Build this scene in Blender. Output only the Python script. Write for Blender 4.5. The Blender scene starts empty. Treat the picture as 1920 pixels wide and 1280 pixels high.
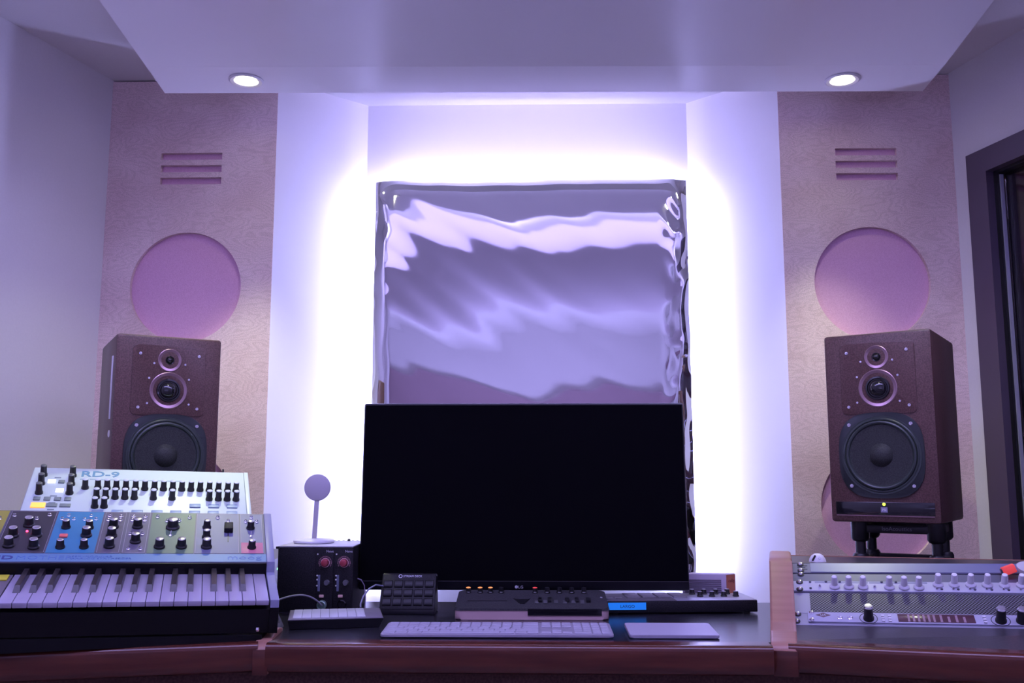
import bpy, bmesh, math, random
from mathutils import Matrix, Vector, noise
random.seed(4)
PI = math.pi
R = math.radians
sc = bpy.context.scene
COL = sc.collection

# ------------------------------------------------------------------ materials
def mat(name, col, rough=.5, metal=0, emit=None, es=0, spec=.5, coat=0, bump=None, alpha=None, trans=0, sheen=0):
    m = bpy.data.materials.new(name); m.use_nodes = True
    nt = m.node_tree; b = nt.nodes['Principled BSDF']
    b.inputs['Base Color'].default_value = (*col, 1)
    b.inputs['Roughness'].default_value = rough
    b.inputs['Metallic'].default_value = metal
    b.inputs['Specular IOR Level'].default_value = spec
    b.inputs['Coat Weight'].default_value = coat
    b.inputs['Transmission Weight'].default_value = trans
    if sheen: b.inputs['Sheen Weight'].default_value = sheen
    if emit:
        b.inputs['Emission Color'].default_value = (*emit, 1)
        b.inputs['Emission Strength'].default_value = es
    if bump:
        sc_, st = bump
        tc = nt.nodes.new('ShaderNodeTexCoord'); n = nt.nodes.new('ShaderNodeTexNoise')
        n.inputs['Scale'].default_value = sc_; n.inputs['Detail'].default_value = 3
        bp = nt.nodes.new('ShaderNodeBump'); bp.inputs['Strength'].default_value = st
        bp.inputs['Distance'].default_value = .002
        nt.links.new(tc.outputs['Object'], n.inputs['Vector'])
        nt.links.new(n.outputs['Fac'], bp.inputs['Height'])
        nt.links.new(bp.outputs['Normal'], b.inputs['Normal'])
        r = nt.nodes.new('ShaderNodeMixRGB'); r.blend_type = 'MULTIPLY'; r.inputs[0].default_value = .08
        r.inputs[1].default_value = (*col, 1)
        nt.links.new(n.outputs['Fac'], r.inputs[2]); nt.links.new(r.outputs[0], b.inputs['Base Color'])
    return m

def ramp(nt, stops):
    r = nt.nodes.new('ShaderNodeValToRGB'); e = r.color_ramp.elements
    while len(e) < len(stops): e.new(.5)
    for k, (p, c) in enumerate(stops):
        e[k].position = p; e[k].color = (*c, 1)
    return r

def plywood():
    m = mat('birch_plywood', (.5, .4, .3), .55); nt = m.node_tree; b = nt.nodes['Principled BSDF']
    tc = nt.nodes.new('ShaderNodeTexCoord'); mp = nt.nodes.new('ShaderNodeMapping')
    mp.inputs['Scale'].default_value = (1.5, 1.5, 4.2)
    n1 = nt.nodes.new('ShaderNodeTexNoise'); n1.inputs['Scale'].default_value = 2.3; n1.inputs['Detail'].default_value = 3
    n1.inputs['Roughness'].default_value = .5; n1.inputs['Distortion'].default_value = .15
    mu = nt.nodes.new('ShaderNodeMath'); mu.operation = 'MULTIPLY'; mu.inputs[1].default_value = 190
    sn = nt.nodes.new('ShaderNodeMath'); sn.operation = 'SINE'
    r = ramp(nt, [(0, (.83, .65, .62)), (.5, (.91, .72, .70)), (1, (.93, .74, .715))])
    n2 = nt.nodes.new('ShaderNodeTexNoise'); n2.inputs['Scale'].default_value = 420; n2.inputs['Detail'].default_value = 2
    r2 = ramp(nt, [(.3, (.66, .63, .62)), (.7, (1, 1, 1))])
    n3 = nt.nodes.new('ShaderNodeTexNoise'); n3.inputs['Scale'].default_value = 5
    r3 = ramp(nt, [(.3, (.86, .80, .80)), (.65, (1, 1, 1))])
    ma = nt.nodes.new('ShaderNodeMath'); ma.operation = 'MULTIPLY_ADD'; ma.inputs[1].default_value = .5; ma.inputs[2].default_value = .5
    x = nt.nodes.new('ShaderNodeMixRGB'); x.blend_type = 'MULTIPLY'; x.inputs[0].default_value = 1
    y = nt.nodes.new('ShaderNodeMixRGB'); y.blend_type = 'MULTIPLY'; y.inputs[0].default_value = 1
    L = nt.links.new
    L(tc.outputs['Object'], mp.inputs['Vector']); L(mp.outputs[0], n1.inputs['Vector']); L(n1.outputs['Fac'], mu.inputs[0])
    L(mu.outputs[0], sn.inputs[0]); L(sn.outputs[0], ma.inputs[0]); L(ma.outputs[0], r.inputs[0])
    L(tc.outputs['Object'], n2.inputs['Vector']); L(n2.outputs['Fac'], r2.inputs[0])
    L(tc.outputs['Object'], n3.inputs['Vector']); L(n3.outputs['Fac'], r3.inputs[0])
    L(r.outputs[0], x.inputs[1]); L(r2.outputs[0], x.inputs[2]); L(x.outputs[0], y.inputs[1]); L(r3.outputs[0], y.inputs[2])
    L(y.outputs[0], b.inputs['Base Color'])
    return m

def mahogany(name, c0, c1, rough=.21):
    m = mat(name, c0, rough, spec=.5); nt = m.node_tree; b = nt.nodes['Principled BSDF']
    tc = nt.nodes.new('ShaderNodeTexCoord'); mp = nt.nodes.new('ShaderNodeMapping'); mp.inputs['Scale'].default_value = (2.5, 30, 30)
    n = nt.nodes.new('ShaderNodeTexNoise'); n.inputs['Scale'].default_value = 2.2; n.inputs['Detail'].default_value = 6
    r = ramp(nt, [(.3, c0), (.7, c1)])
    L = nt.links.new
    L(tc.outputs['Object'], mp.inputs['Vector']); L(mp.outputs[0], n.inputs['Vector']); L(n.outputs['Fac'], r.inputs[0])
    L(r.outputs[0], b.inputs['Base Color'])
    return m

def perforated():
    m = mat('perforated_steel', (.2, .2, .22), .45, .1); nt = m.node_tree; b = nt.nodes['Principled BSDF']
    tc = nt.nodes.new('ShaderNodeTexCoord'); sep = nt.nodes.new('ShaderNodeSeparateXYZ')
    L = nt.links.new; L(tc.outputs['Object'], sep.inputs[0])
    def M(op, a, bb=None):
        k = nt.nodes.new('ShaderNodeMath'); k.operation = op
        for i, v in enumerate((a, bb)):
            if v is None: continue
            if isinstance(v, (int, float)): k.inputs[i].default_value = v
            else: L(v, k.inputs[i])
        return k.outputs[0]
    kx, ky = 2 * PI / .0062, 2 * PI / .0075
    s = M('ADD', M('COSINE', M('MULTIPLY', sep.outputs[0], kx)), M('COSINE', M('MULTIPLY', sep.outputs[1], ky)))
    t = M('ADD', M('COSINE', M('ADD', M('MULTIPLY', sep.outputs[0], kx), PI)), M('COSINE', M('ADD', M('MULTIPLY', sep.outputs[1], ky), PI)))
    g = M('GREATER_THAN', M('MAXIMUM', s, t), .35)
    x = nt.nodes.new('ShaderNodeMixRGB'); x.inputs[1].default_value = (.26, .26, .31, 1); x.inputs[2].default_value = (.008, .007, .01, 1)
    L(g, x.inputs[0]); L(x.outputs[0], b.inputs['Base Color'])
    return m

def speckle(name, c0, c1, scale, rough=.5, spec=.4, bump=.1):
    m = mat(name, c0, rough, spec=spec); nt = m.node_tree; b = nt.nodes['Principled BSDF']
    tc = nt.nodes.new('ShaderNodeTexCoord')
    n = nt.nodes.new('ShaderNodeTexNoise'); n.inputs['Scale'].default_value = scale; n.inputs['Detail'].default_value = 2
    r = ramp(nt, [(.38, c0), (.64, c1)]); L = nt.links.new
    L(tc.outputs['Object'], n.inputs['Vector']); L(n.outputs['Fac'], r.inputs[0]); L(r.outputs[0], b.inputs['Base Color'])
    bp = nt.nodes.new('ShaderNodeBump'); bp.inputs['Strength'].default_value = bump; bp.inputs['Distance'].default_value = .001
    L(n.outputs['Fac'], bp.inputs['Height']); L(bp.outputs['Normal'], b.inputs['Normal'])
    return m

M = {}
M['wall'] = mat('white_wall_paint', (.72, .70, .70), .75, bump=(200, .02), spec=.25)
M['soffit'] = mat('white_satin_paint', (.84, .83, .84), .24, spec=.5)
M['ply'] = plywood()
M['plyedge'] = mat('plywood_edge', (.75, .60, .50), .6)
M['fabric'] = speckle('mauve_fabric', (.66, .37, .52), (.74, .44, .60), 500, .9, .1, .3)
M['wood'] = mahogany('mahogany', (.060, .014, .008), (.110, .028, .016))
M['lightwood'] = mahogany('lacquered_cherry', (.33, .155, .105), (.40, .20, .14), .4)
M['worktop'] = speckle('black_worktop', (.012, .012, .016), (.028, .028, .034), 300, .22, .5, .05)
M['shelf'] = speckle('charcoal_laminate', (.045, .042, .046), (.065, .060, .064), 260, .34, .6, .05)
M['apron'] = speckle('brown_padded_leather', (.075, .035, .028), (.12, .060, .050), 200, .7, .3, .4)
M['cab'] = speckle('plum_brown_lacquer', (.070, .034, .032), (.125, .066, .060), 350, .38, .38, .08)
M['cabplate'] = speckle('plum_brown_plate', (.070, .034, .032), (.125, .066, .060), 350, .32, .4, .05)
M['horn'] = mat('satin_mauve_aluminium', (.34, .22, .24), .28, .8)
M['blk'] = mat('black_plastic', (.012, .012, .014), .38)
M['blkgloss'] = mat('glossy_black_plastic', (.010, .010, .012), .12, coat=.5)
M['blkmat'] = speckle('black_textured_plastic', (.006, .006, .007), (.018, .017, .020), 420, .55, .25, .15)
M['blkkey'] = mat('dark_satin_key', (.004, .004, .005), .28, spec=.18)
M['rubber'] = mat('surround_rubber', (.030, .040, .038), .32)
M['cone'] = speckle('grey_paper_cone', (.018, .020, .020), (.040, .043, .042), 500, .6, .3, .2)
M['basket'] = mat('dark_grey_basket', (.030, .036, .038), .28, .3)
M['chrome'] = mat('chrome', (.85, .83, .88), .16, 1)
M['silver'] = mat('silver_cap', (.80, .78, .84), .25, .9)
M['screen'] = mat('black_screen', (.002, .0018, .003), .5, spec=.03)
M['bezel'] = mat('black_bezel', (.004, .004, .006), .35, spec=.3)
M['film'] = mat('mirror_film', (.79, .80, .78), .035, 1)
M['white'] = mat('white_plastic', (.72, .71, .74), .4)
M['whitegrey'] = mat('grey_white_plastic', (.56, .55, .60), .45)
M['alu'] = mat('brushed_aluminium', (.36, .36, .43), .42, .3)
M['greypanel'] = mat('blue_grey_panel', (.17, .18, .30), .36, .1)
M['greypanel2'] = mat('dark_blue_grey_panel', (.11, .11, .17), .40, .1)
M['whitepanel'] = mat('pale_grey_faceplate', (.44, .44, .53), .42, .1)
M['ledlens'] = mat('led_strip_light', (1, 1, 1), .5, emit=(.43, .435, 1), es=138)
M['ledtop'] = mat('led_strip_light_top', (1, 1, 1), .5, emit=(.47, .425, 1), es=95)
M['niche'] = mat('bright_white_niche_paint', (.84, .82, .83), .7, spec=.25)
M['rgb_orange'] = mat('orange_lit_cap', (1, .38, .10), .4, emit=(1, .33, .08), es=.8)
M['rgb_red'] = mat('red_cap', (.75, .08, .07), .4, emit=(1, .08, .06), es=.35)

# ------------------------------------------------------------------ mesh helpers
class B:
    """collects shapes; .out() links them as one mesh object"""
    def __init__(s): s.m = bmesh.new()
    def box(s, a, b, bev=0, seg=2, rot=None, piv=(0, 0, 0)):
        c = [(a[i] + b[i]) / 2 for i in range(3)]; d = [abs(b[i] - a[i]) for i in range(3)]
        r = bmesh.ops.create_cube(s.m, size=1, matrix=Matrix.Translation(c) @ Matrix.Diagonal((*d, 1)))
        vs = r['verts']
        if bev:
            es = list({e for v in vs for e in v.link_edges})
            q = bmesh.ops.bevel(s.m, geom=es, offset=min(bev, min(d) * .49), segments=seg, affect='EDGES', profile=.5)
            vs = list({v for f in q['faces'] for v in f.verts} | {v for v in vs if v.is_valid})
        if rot is not None:
            bmesh.ops.rotate(s.m, verts=vs, cent=piv, matrix=rot)
        return s
    def lathe(s, prof, seg=32, at=(0, 0, 0), sx=1, sy=1, mtx=None):
        rings = []
        for r, z in prof:
            ring = []
            if r < 1e-6:
                ring = [s.m.verts.new((at[0], at[1], at[2] + z))]
            else:
                for k in range(seg):
                    t = 2 * PI * k / seg
                    ring.append(s.m.verts.new((at[0] + sx * r * math.cos(t), at[1] + sy * r * math.sin(t), at[2] + z)))
            rings.append(ring)
        for a, b in zip(rings, rings[1:]):
            for k in range(seg):
                k2 = (k + 1) % seg
                if len(a) == 1 and len(b) == 1: continue
                if len(a) == 1: s.m.faces.new((a[0], b[k2], b[k]))
                elif len(b) == 1: s.m.faces.new((a[k], a[k2], b[0]))
                else: s.m.faces.new((a[k], a[k2], b[k2], b[k]))
        if mtx is not None:
            bmesh.ops.transform(s.m, matrix=mtx, verts=[v for r in rings for v in r])
        return s
    def prism(s, pts, x0, x1, axis='x', bev=0):
        """polygon pts in the plane across axis, extruded from x0 to x1"""
        def P(p, t):
            return {'x': (t, p[0], p[1]), 'y': (p[0], t, p[1]), 'z': (p[0], p[1], t)}[axis]
        a = [s.m.verts.new(P(p, x0)) for p in pts]; b = [s.m.verts.new(P(p, x1)) for p in pts]
        n = len(pts); fs = [s.m.faces.new(a[::-1]), s.m.faces.new(b)]
        for k in range(n): fs.append(s.m.faces.new((a[k], a[(k + 1) % n], b[(k + 1) % n], b[k])))
        if bev:
            es = list({e for f in fs for e in f.edges})
            bmesh.ops.bevel(s.m, geom=es, offset=bev, segments=2, affect='EDGES', profile=.5)
        return s
    def tube(s, pts, r, seg=10):
        pts = [Vector(p) for p in pts]; rings = []
        up = Vector((0, 0, 1))
        for i, p in enumerate(pts):
            d = (pts[min(i + 1, len(pts) - 1)] - pts[max(i - 1, 0)]).normalized()
            u = d.cross(up)
            if u.length < 1e-3: u = d.cross(Vector((1, 0, 0)))
            u.normalize(); v = d.cross(u)
            rings.append([s.m.verts.new(p + r * (math.cos(2 * PI * k / seg) * u + math.sin(2 * PI * k / seg) * v)) for k in range(seg)])
        for a, b in zip(rings, rings[1:]):
            for k in range(seg): s.m.faces.new((a[k], a[(k + 1) % seg], b[(k + 1) % seg], b[k]))
        s.m.faces.new(rings[0]); s.m.faces.new(rings[-1][::-1])
        return s
    def poly(s, *quads):
        for q in quads: s.m.faces.new([s.m.verts.new(p) for p in q])
        return s
    def hexa(s, p):
        """8 corners: bottom 4 ccw, top 4 ccw"""
        v = [s.m.verts.new(q) for q in p]
        for f in ((3, 2, 1, 0), (4, 5, 6, 7), (0, 1, 5, 4), (1, 2, 6, 5), (2, 3, 7, 6), (3, 0, 4, 7)):
            s.m.faces.new([v[i] for i in f])
        return s
    def mesh(s, name, m, smooth=False):
        bmesh.ops.recalc_face_normals(s.m, faces=s.m.faces)
        me = bpy.data.meshes.new(name); s.m.to_mesh(me); s.m.free()
        me.materials.append(m)
        if smooth:
            for p in me.polygons: p.use_smooth = True
            if smooth != 'all':
                try: me.set_sharp_from_angle(angle=R(35))
                except Exception: pass
        return me
    def out(s, name, m, parent=None, loc=(0, 0, 0), rot=(0, 0, 0), smooth=True):
        return inst(name, s.mesh(name, m, smooth), parent, loc, rot)

def inst(name, me, parent=None, loc=(0, 0, 0), rot=(0, 0, 0), scale=None):
    o = bpy.data.objects.new(name, me); COL.objects.link(o)
    o.parent = parent; o.location = loc; o.rotation_euler = rot
    if scale: o.scale = scale
    return o

def thing(name, label, cat, loc=(0, 0, 0), rot=(0, 0, 0), group=None):
    o = bpy.data.objects.new(name, None); COL.objects.link(o); o.empty_display_size = .02
    o.location = loc; o.rotation_euler = rot
    o['label'] = label; o['category'] = cat
    if group: o['group'] = group
    return o
def tag(o, label, cat, group=None):
    o['label'] = label; o['category'] = cat
    if group: o['group'] = group
    return o
def struct(o, label=None):
    o['kind'] = 'structure'
    if label: o['label'] = label
    return o
def lab(o, l): o['label'] = l; return o

def frame(O, yaw, tilt=0, roll=0):
    m = Matrix.Rotation(yaw, 4, 'Z') @ Matrix.Rotation(tilt, 4, 'X') @ Matrix.Rotation(roll, 4, 'Y')
    return O, m.to_euler('XYZ')

def text(name, s, size, m, parent, loc, rot=(0, 0, 0), ax='LEFT', ext=.0003, sx=1, offset=0):
    cu = bpy.data.curves.new(name, 'FONT'); cu.body = s; cu.size = size; cu.extrude = ext; cu.align_x = ax
    cu.resolution_u = 3; cu.offset = offset
    t = bpy.data.objects.new(name, cu); COL.objects.link(t)
    dg = bpy.context.evaluated_depsgraph_get()
    me = bpy.data.meshes.new_from_object(t.evaluated_get(dg))
    bpy.data.objects.remove(t); me.materials.clear(); me.materials.append(m)
    return inst(name, me, parent, loc, rot, (sx, 1, 1))

# ------------------------------------------------------------------ room shell
CX = -.015
H1 = 2.245          # ceiling height
YW, YB = 2.80, 3.02  # wood panels / back wall of the niche
XO, XI, XB = 1.276, .762, .522
struct(B().poly([(-3, -3.2, 0), (3, -3.2, 0), (3, 3.4, 0), (-3, 3.4, 0)]).out('floor', mat('pale_bounce_floor', (.32, .28, .26), .5)))  # unseen floor, coloured pale to bounce light up onto the soffit
struct(B().box((CX - XB - .02, YB, 0), (CX + XB + .02, YB + .05, H1 + .02)).out('wall_back', M['niche']))
for sx, nm in ((-1, 'left'), (1, 'right')):
    struct(B().hexa([(CX + sx * XI, YW + .001, 0), (CX + sx * XB, YB, 0), (CX + sx * (XB + .05), YB + .03, 0), (CX + sx * (XI + .001), YW + .06, 0),
                     (CX + sx * XI, YW + .001, H1), (CX + sx * XB, YB, H1), (CX + sx * (XB + .05), YB + .03, H1), (CX + sx * (XI + .001), YW + .06, H1)])
           .out('wall_niche_' + nm, M['niche'], smooth=False))
# ceiling over niche, front strip and the rear of the room
struct(B().box((-2.2, 1.52, H1), (2.2, 3.1, H1 + .03)).out('ceiling', M['wall'], smooth=False))

def hole_panel(name, x0, x1, z0, z1, circles, slots, y, t, m, me_edge):
    """flat board with round and slotted openings (built from a filled outline)"""
    cu = bpy.data.curves.new(name, 'CURVE'); cu.dimensions = '2D'; cu.fill_mode = 'BOTH'; cu.extrude = t / 2
    def spl(pts):
        s = cu.splines.new('POLY'); s.points.add(len(pts) - 1)
        for p, q in zip(s.points, pts): p.co = (q[0], q[1], 0, 1)
        s.use_cyclic_u = True
    spl([(x0, z0), (x1, z0), (x1, z1), (x0, z1)])
    for cx, cz, r in circles: spl([(cx + r * math.cos(2 * PI * k / 72), cz + r * math.sin(2 * PI * k / 72)) for k in range(72)])
    for a, b, c, d in slots: spl([(a, c), (b, c), (b, d), (a, d)])
    t_ = bpy.data.objects.new(name, cu); COL.objects.link(t_)
    me = bpy.data.meshes.new_from_object(t_.evaluated_get(bpy.context.evaluated_depsgraph_get()))
    bpy.data.objects.remove(t_)
    me.transform(Matrix.Translation((0, y + t / 2, 0)) @ Matrix.Rotation(PI / 2, 4, 'X'))
    me.materials.clear(); me.materials.append(m); me.materials.append(me_edge)
    for p in me.polygons:
        if abs(p.normal.y) < .5 and abs(p.center.x - x0) > .001 and abs(p.center.x - x1) > .001 : p.material_index = 0
        elif abs(p.normal.y) < .5: p.material_index = 1
    return inst(name, me)
T = .014
SLZ = ((1.9900, 2.0115), (1.9515, 1.9730), (1.9130, 1.9345))
wl = hole_panel('wall_wood_left', CX - XO, CX - XI, .02, H1 - .004, [(-1.036, 1.596, .167), (-1.036, .95, .167)],
                [(-1.128, -.942, a, b) for a, b in SLZ], YW, T, M['ply'], M['plyedge'])
wr = hole_panel('wall_wood_right', CX + XI, CX + XO + .004, .02, H1 - .004, [(1.004, 1.599, .170), (.992, .95, .167)],
                [(.913, 1.096, a, b) for a, b in SLZ], YW, T, M['ply'], M['plyedge'])
struct(wl); struct(wr)
for sx, nm in ((-1, 'left'), (1, 'right')):
    a, b = sorted((CX + sx * (XI + .01), CX + sx * (XO - .004)))
    struct(B().box((a, YW + T + .001, .02), (b, YW + T + .012, H1 - .01)).out('wall_fabric_' + nm, M['fabric']))
# splayed side walls
LW = lambda y: -1.291 - .30 * (YW - y)
struct(B().hexa([(LW(2.84), 2.84, 0), (LW(2.84) - .06, 2.86, 0), (-2.0, .6, 0), (-1.90, .6, 0),
                 (LW(2.84), 2.84, 2.7), (LW(2.84) - .06, 2.86, 2.7), (-2.0, .6, 2.7), (-1.90, .6, 2.7)]).out('wall_left', M['wall'], smooth=False))
struct(B().box((-2.0, -2.9, 0), (-1.90, .6, 2.7)).out('wall_left_rear', M['wall']))
struct(B().box((-2.0, -3.0, 0), (2.0, -2.9, 2.7)).out('wall_rear', M['wall']))
struct(B().box((1.90, -2.9, 0), (2.0, .6, 2.7)).out('wall_right_rear', M['wall']))
# right wall with window opening
RS = .267
def RWp(y, off=0):           # point on the right wall plane
    return (1.265 + RS * (YW - y) + off, y + off * RS)
W0, W1, WZ0, WZ1 = 2.738, 1.35, .35, 1.962
def wallseg(b, ya, yb, z0, z1, t=.08):
    p = [RWp(ya), RWp(yb), RWp(yb, t), RWp(ya, t)]
    b.hexa([(*q, z0) for q in p] + [(*q, z1) for q in p])
wb = B()
wallseg(wb, 2.85, W0, 0, 2.7); wallseg(wb, W0, W1, WZ1, 2.7); wallseg(wb, W0, W1, 0, WZ0); wallseg(wb, W1, -.0, 0, 2.7)
struct(wb.out('wall_right', M['wall'], smooth=False))
M['frame'] = mat('dark_window_frame', (.075, .055, .085), .38)
M['seal'] = mat('black_seal', (.01, .01, .012), .3)
M['glass'] = mat('dark_window_glass', (.9, .9, .9), .02, trans=1)
win = thing('window_1', 'dark framed control room window', 'window'); del win['category']; win['kind'] = 'structure'
fb = B(); fw = .074
def fseg(b, ya, yb, z0, z1, o0, o1):
    p = [RWp(ya, o0), RWp(yb, o0), RWp(yb, o1), RWp(ya, o1)]
    b.hexa([(*q, z0) for q in p] + [(*q, z1) for q in p])
for ya, yb, z0, z1 in ((W0, W0 - fw, WZ0, WZ1), (W1 + fw, W1, WZ0, WZ1), (W0 - fw, W1 + fw, WZ1 - .068, WZ1), (W0 - fw, W1 + fw, WZ0, WZ0 + .07)):
    fseg(fb, ya, yb, z0, z1, -.012, .085)
fb.out('window_frame', M['frame'], win, smooth=False)
sb = B()
for ya, yb, z0, z1 in ((W0 - fw, W0 - fw - .012, WZ0 + .07, WZ1 - .068), (W0 - fw, W1 + fw, WZ1 - .076, WZ1 - .068)):
    fseg(sb, ya, yb, z0, z1, .012, .06)
sb.out('window_seal', M['seal'], win, smooth=False)
gb = B(); fseg(gb, W0 - fw - .012, W0 - fw - .016, WZ0 + .07, WZ1 - .08, .020, .03); lab(gb.out('window_bead', M['alu'], win, smooth=False), 'thin pale glazing bead')
gb = B(); fseg(gb, W0 - fw - .012, W1 + fw, WZ0 + .07, WZ1 - .076, .036, .042); gb.out('window_pane', M['glass'], win, smooth=False)
bb = B(); fseg(bb, 3.3, .6, 0, 2.6, .75, .80); struct(bb.out('wall_booth', mat('booth_wall', (.16, .045, .04), .8), smooth=False))
bb = B(); fseg(bb, 3.05, 3.0, 0, 2.6, .06, .8); struct(bb.out('wall_booth_side', mat('booth_side', (.03, .025, .025), .8), smooth=False))

# ceiling soffit with downlights
ys0, ys1, zs = 2.60, 2.425, 2.12
SL, SR = -1.035, 1.105
yn, zn = 1.60, 2.20
so = B().hexa([(SL - .012, ys0, zs), (SR + .008, ys0 + .03, zs), (SR - .004, ys1 + .03, zs), (SL + .006, ys1, zs),
               (SL - .012, ys0, H1), (SR + .008, ys0 + .03, H1), (SR - .004, ys1 + .03, H1), (SL + .006, ys1, H1)])
so.hexa([(SL + .006, ys1, zs), (SR - .004, ys1 + .03, zs), (SR - .03, yn, zn), (SL + .03, yn, zn),
         (SL + .006, ys1, H1), (SR - .004, ys1 + .03, H1), (SR - .03, yn, H1), (SL + .03, yn, H1)])
soff = struct(so.out('trim_1', M['soffit'], smooth=False), 'white ceiling soffit')
M['lens'] = mat('lamp_lens', (1, 1, 1), .4, emit=(1, .95, .82), es=28)
M['ring'] = mat('white_lamp_trim', (.62, .60, .64), .35)
for i, (x, y, l) in enumerate(((-.787, 2.512, 'round recessed downlight in the soffit above the left speaker'), (.858, 2.542, 'round recessed downlight in the soffit above the right speaker'))):
    d = thing('downlight', l, 'ceiling lamp', (x, y, zs), (0, 0, 0), 'soffit downlights')
    B().lathe([(.047, .001), (.048, -.003), (.043, -.006), (.033, -.004), (.031, .004)], 40).out('trim_ring', M['ring'], d)
    s_ = 1 if i == 0 else -1
    B().lathe([(0, -.002), (.026, -.002), (.029, .001)], 32).out('lens', M['lens'], d, (0, 0, -.003))
    for en, size, bl, tilt in (((42, 34)[i], (66, 62)[i], .85, (-1, 1)[i]), (1.5, 140, .8, -10)):
        L = bpy.data.lights.new('downlight_lamp', 'SPOT'); L.energy = en; L.color = (.93, 1.0, .66)
        L.spot_size = R(size); L.spot_blend = bl; L.shadow_soft_size = .015
        o = bpy.data.objects.new('downlight_lamp', L); COL.objects.link(o); o.parent = d; o.location = (0, 0, -.02)
        o.rotation_euler = (R(tilt), 0, 0)

for i, (x, y, tx, ty, tz_, l) in enumerate(((-.64, 1.90, -1.05, 2.50, 1.0, 'recessed downlight nearer the listener, left of the two'), (.66, 1.70, 1.08, 2.50, 1.0, 'recessed downlight nearer the listener, right of the two'))):
    zz = zs + (ys1 - y) * (zn - zs) / (ys1 - yn)
    d = thing('downlight', l, 'ceiling lamp', (x, y, zz - .001), (0, 0, 0), 'soffit downlights')
    B().lathe([(.047, .001), (.048, -.003), (.043, -.006), (.033, -.004), (.031, .004)], 40).out('trim_ring', M['ring'], d)
    B().lathe([(0, -.002), (.026, -.002), (.029, .001)], 32).out('lens', M['lens'], d, (0, 0, -.003))
    L = bpy.data.lights.new('downlight_lamp', 'SPOT'); L.energy = 13; L.color = (.97, 1.0, .72)
    L.spot_size = R(62); L.spot_blend = .7; L.shadow_soft_size = .012
    o = bpy.data.objects.new('downlight_lamp', L); COL.objects.link(o); o.parent = d; o.location = (0, 0, -.02)
    o.rotation_euler = Vector((tx - x, ty - y, tz_ - zz)).to_track_quat('-Z', 'Y').to_euler()

# rear half of the room (seen only in the mirror film)
M['dark'] = mat('grey_mauve_acoustic_panel', (.74, .68, .74), .8)
M['mauve'] = mat('mauve_acoustic_panel', (.34, .24, .28), .8)
struct(B().box((-1.9, .60, 2.42), (1.9, 1.55, 2.45)).out('ceiling_cove', M['wall']))
struct(B().box((-1.9, 1.52, H1), (1.9, 1.55, 2.45)).out('ceiling_step', M['wall']))
struct(B().box((-1.9, -1.3, 2.30), (1.9, .60, 2.45)).out('ceiling_middle', M['dark']))
struct(B().box((-1.9, -2.9, 2.42), (1.9, -1.3, 2.45)).out('ceiling_rear', M['wall']))
struct(B().box((-1.9, -2.9, 1.50), (1.9, -2.84, 1.92)).out('trim_2', M['mauve']))
# added fill lights without fixtures: violet in the room, reddish in the booth
def area(name, loc, rot, sx, sy, e, col):
    L = bpy.data.lights.new(name, 'AREA'); L.shape = 'RECTANGLE'; L.size = sx; L.size_y = sy; L.energy = e; L.color = col
    o = bpy.data.objects.new(name, L); COL.objects.link(o); o.location = loc; o.rotation_euler = rot
    return o
area('cove_fill', (0, 1.10, 2.30), (R(180), 0, 0), 3.2, .5, 84, (.43, .39, 1))  # added uplight: brightens the recess reflected in the film, adds violet ambient
area('booth_fill', (2.05, 2.3, 2.3), (0, 0, 0), .3, .8, 6, (1, .55, .5))  # added to lift the dark view through the window glass
area('rear_fill', (0, -2.0, 1.15), (R(172), 0, 0), 3.0, .5, 50, (.42, .385, 1))  # added uplight standing in for the violet ambient

# ------------------------------------------------------------------ foil panel and its LED strips
def foil():
    t = thing('film_wrapped_panel', 'large panel wrapped in rippled mirror film, glowing edges, behind the black monitor', 'wall panel', (-.003, 2.93, 0))
    bm = bmesh.new(); nx, nz = 170, 210; hw = .492; z0, z1 = .70, 1.962
    def f(x, z):
        u = x / hw; w = (z - z0) / (z1 - z0)
        y = 0
        # pillow towards the four edges
        ex = max(0, (abs(x) - (hw - .06)) / .06); y += .016 * ex ** 2.2
        ez = max(0, (z - (z1 - .05)) / .05); y += .004 * ez ** 2
        # long diagonal folds, strong at the left and dying out to the right
        g = noise.noise(Vector((x * 1.8, z * 1.8, 3)))
        s = (z * .80 + x * .62)
        k = .5 - .5 * u
        y += .0013 * (.12 + 1.3 * k * k) * math.sin(17 * s + 2.0 * g + 1.0)
        y += .0004 * (.2 + k * k * 2) * noise.noise(Vector((s * 16, (x * .8 - z * .4) * 3.0, 1)))
        y += .0022 * math.sin(4.2 * z + .3 * x + .5 * noise.noise(Vector((x * 2, z * 2, 9))) + .6)
        # crumples down the right edge and lightly down the left
        c = max(0, (x - .40) / .09); y += .0075 * c * noise.noise(Vector((x * 26, z * 13, 5)))
        c = max(0, (-x - .43) / .06); y += .0040 * c * noise.noise(Vector((x * 20, z * 10, 7)))
        return y
    V = [[bm.verts.new((-hw + 2 * hw * i / nx + .003 * noise.noise(Vector((0, j * .09, 2))) * (1 if i > nx * .97 else 0), f(-hw + 2 * hw * i / nx, z0 + (z1 - z0) * j / nz), z0 + (z1 - z0) * j / nz)) for j in range(nz + 1)] for i in range(nx + 1)]
    for i in range(nx):
        for j in range(nz): bm.faces.new((V[i][j], V[i + 1][j], V[i + 1][j + 1], V[i][j + 1]))
    me = bpy.data.meshes.new('film'); bm.to_mesh(me); bm.free(); me.materials.append(M['film'])
    for p in me.polygons: p.use_smooth = True
    inst('mirror_film', me, t)
    b = B().box((-hw + .004, .018, z0), (hw - .004, .040, z1 - .002)); b.out('backing_board', M['film'], t)
    return t
fp_ = foil()
for s_, x in ((-1, -.497), (1, .497)):
    B().box((x - .022 * s_, .040, .72), (x - .012 * s_, .056, 1.93)).out('light_strip', M['ledlens'], fp_)
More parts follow.
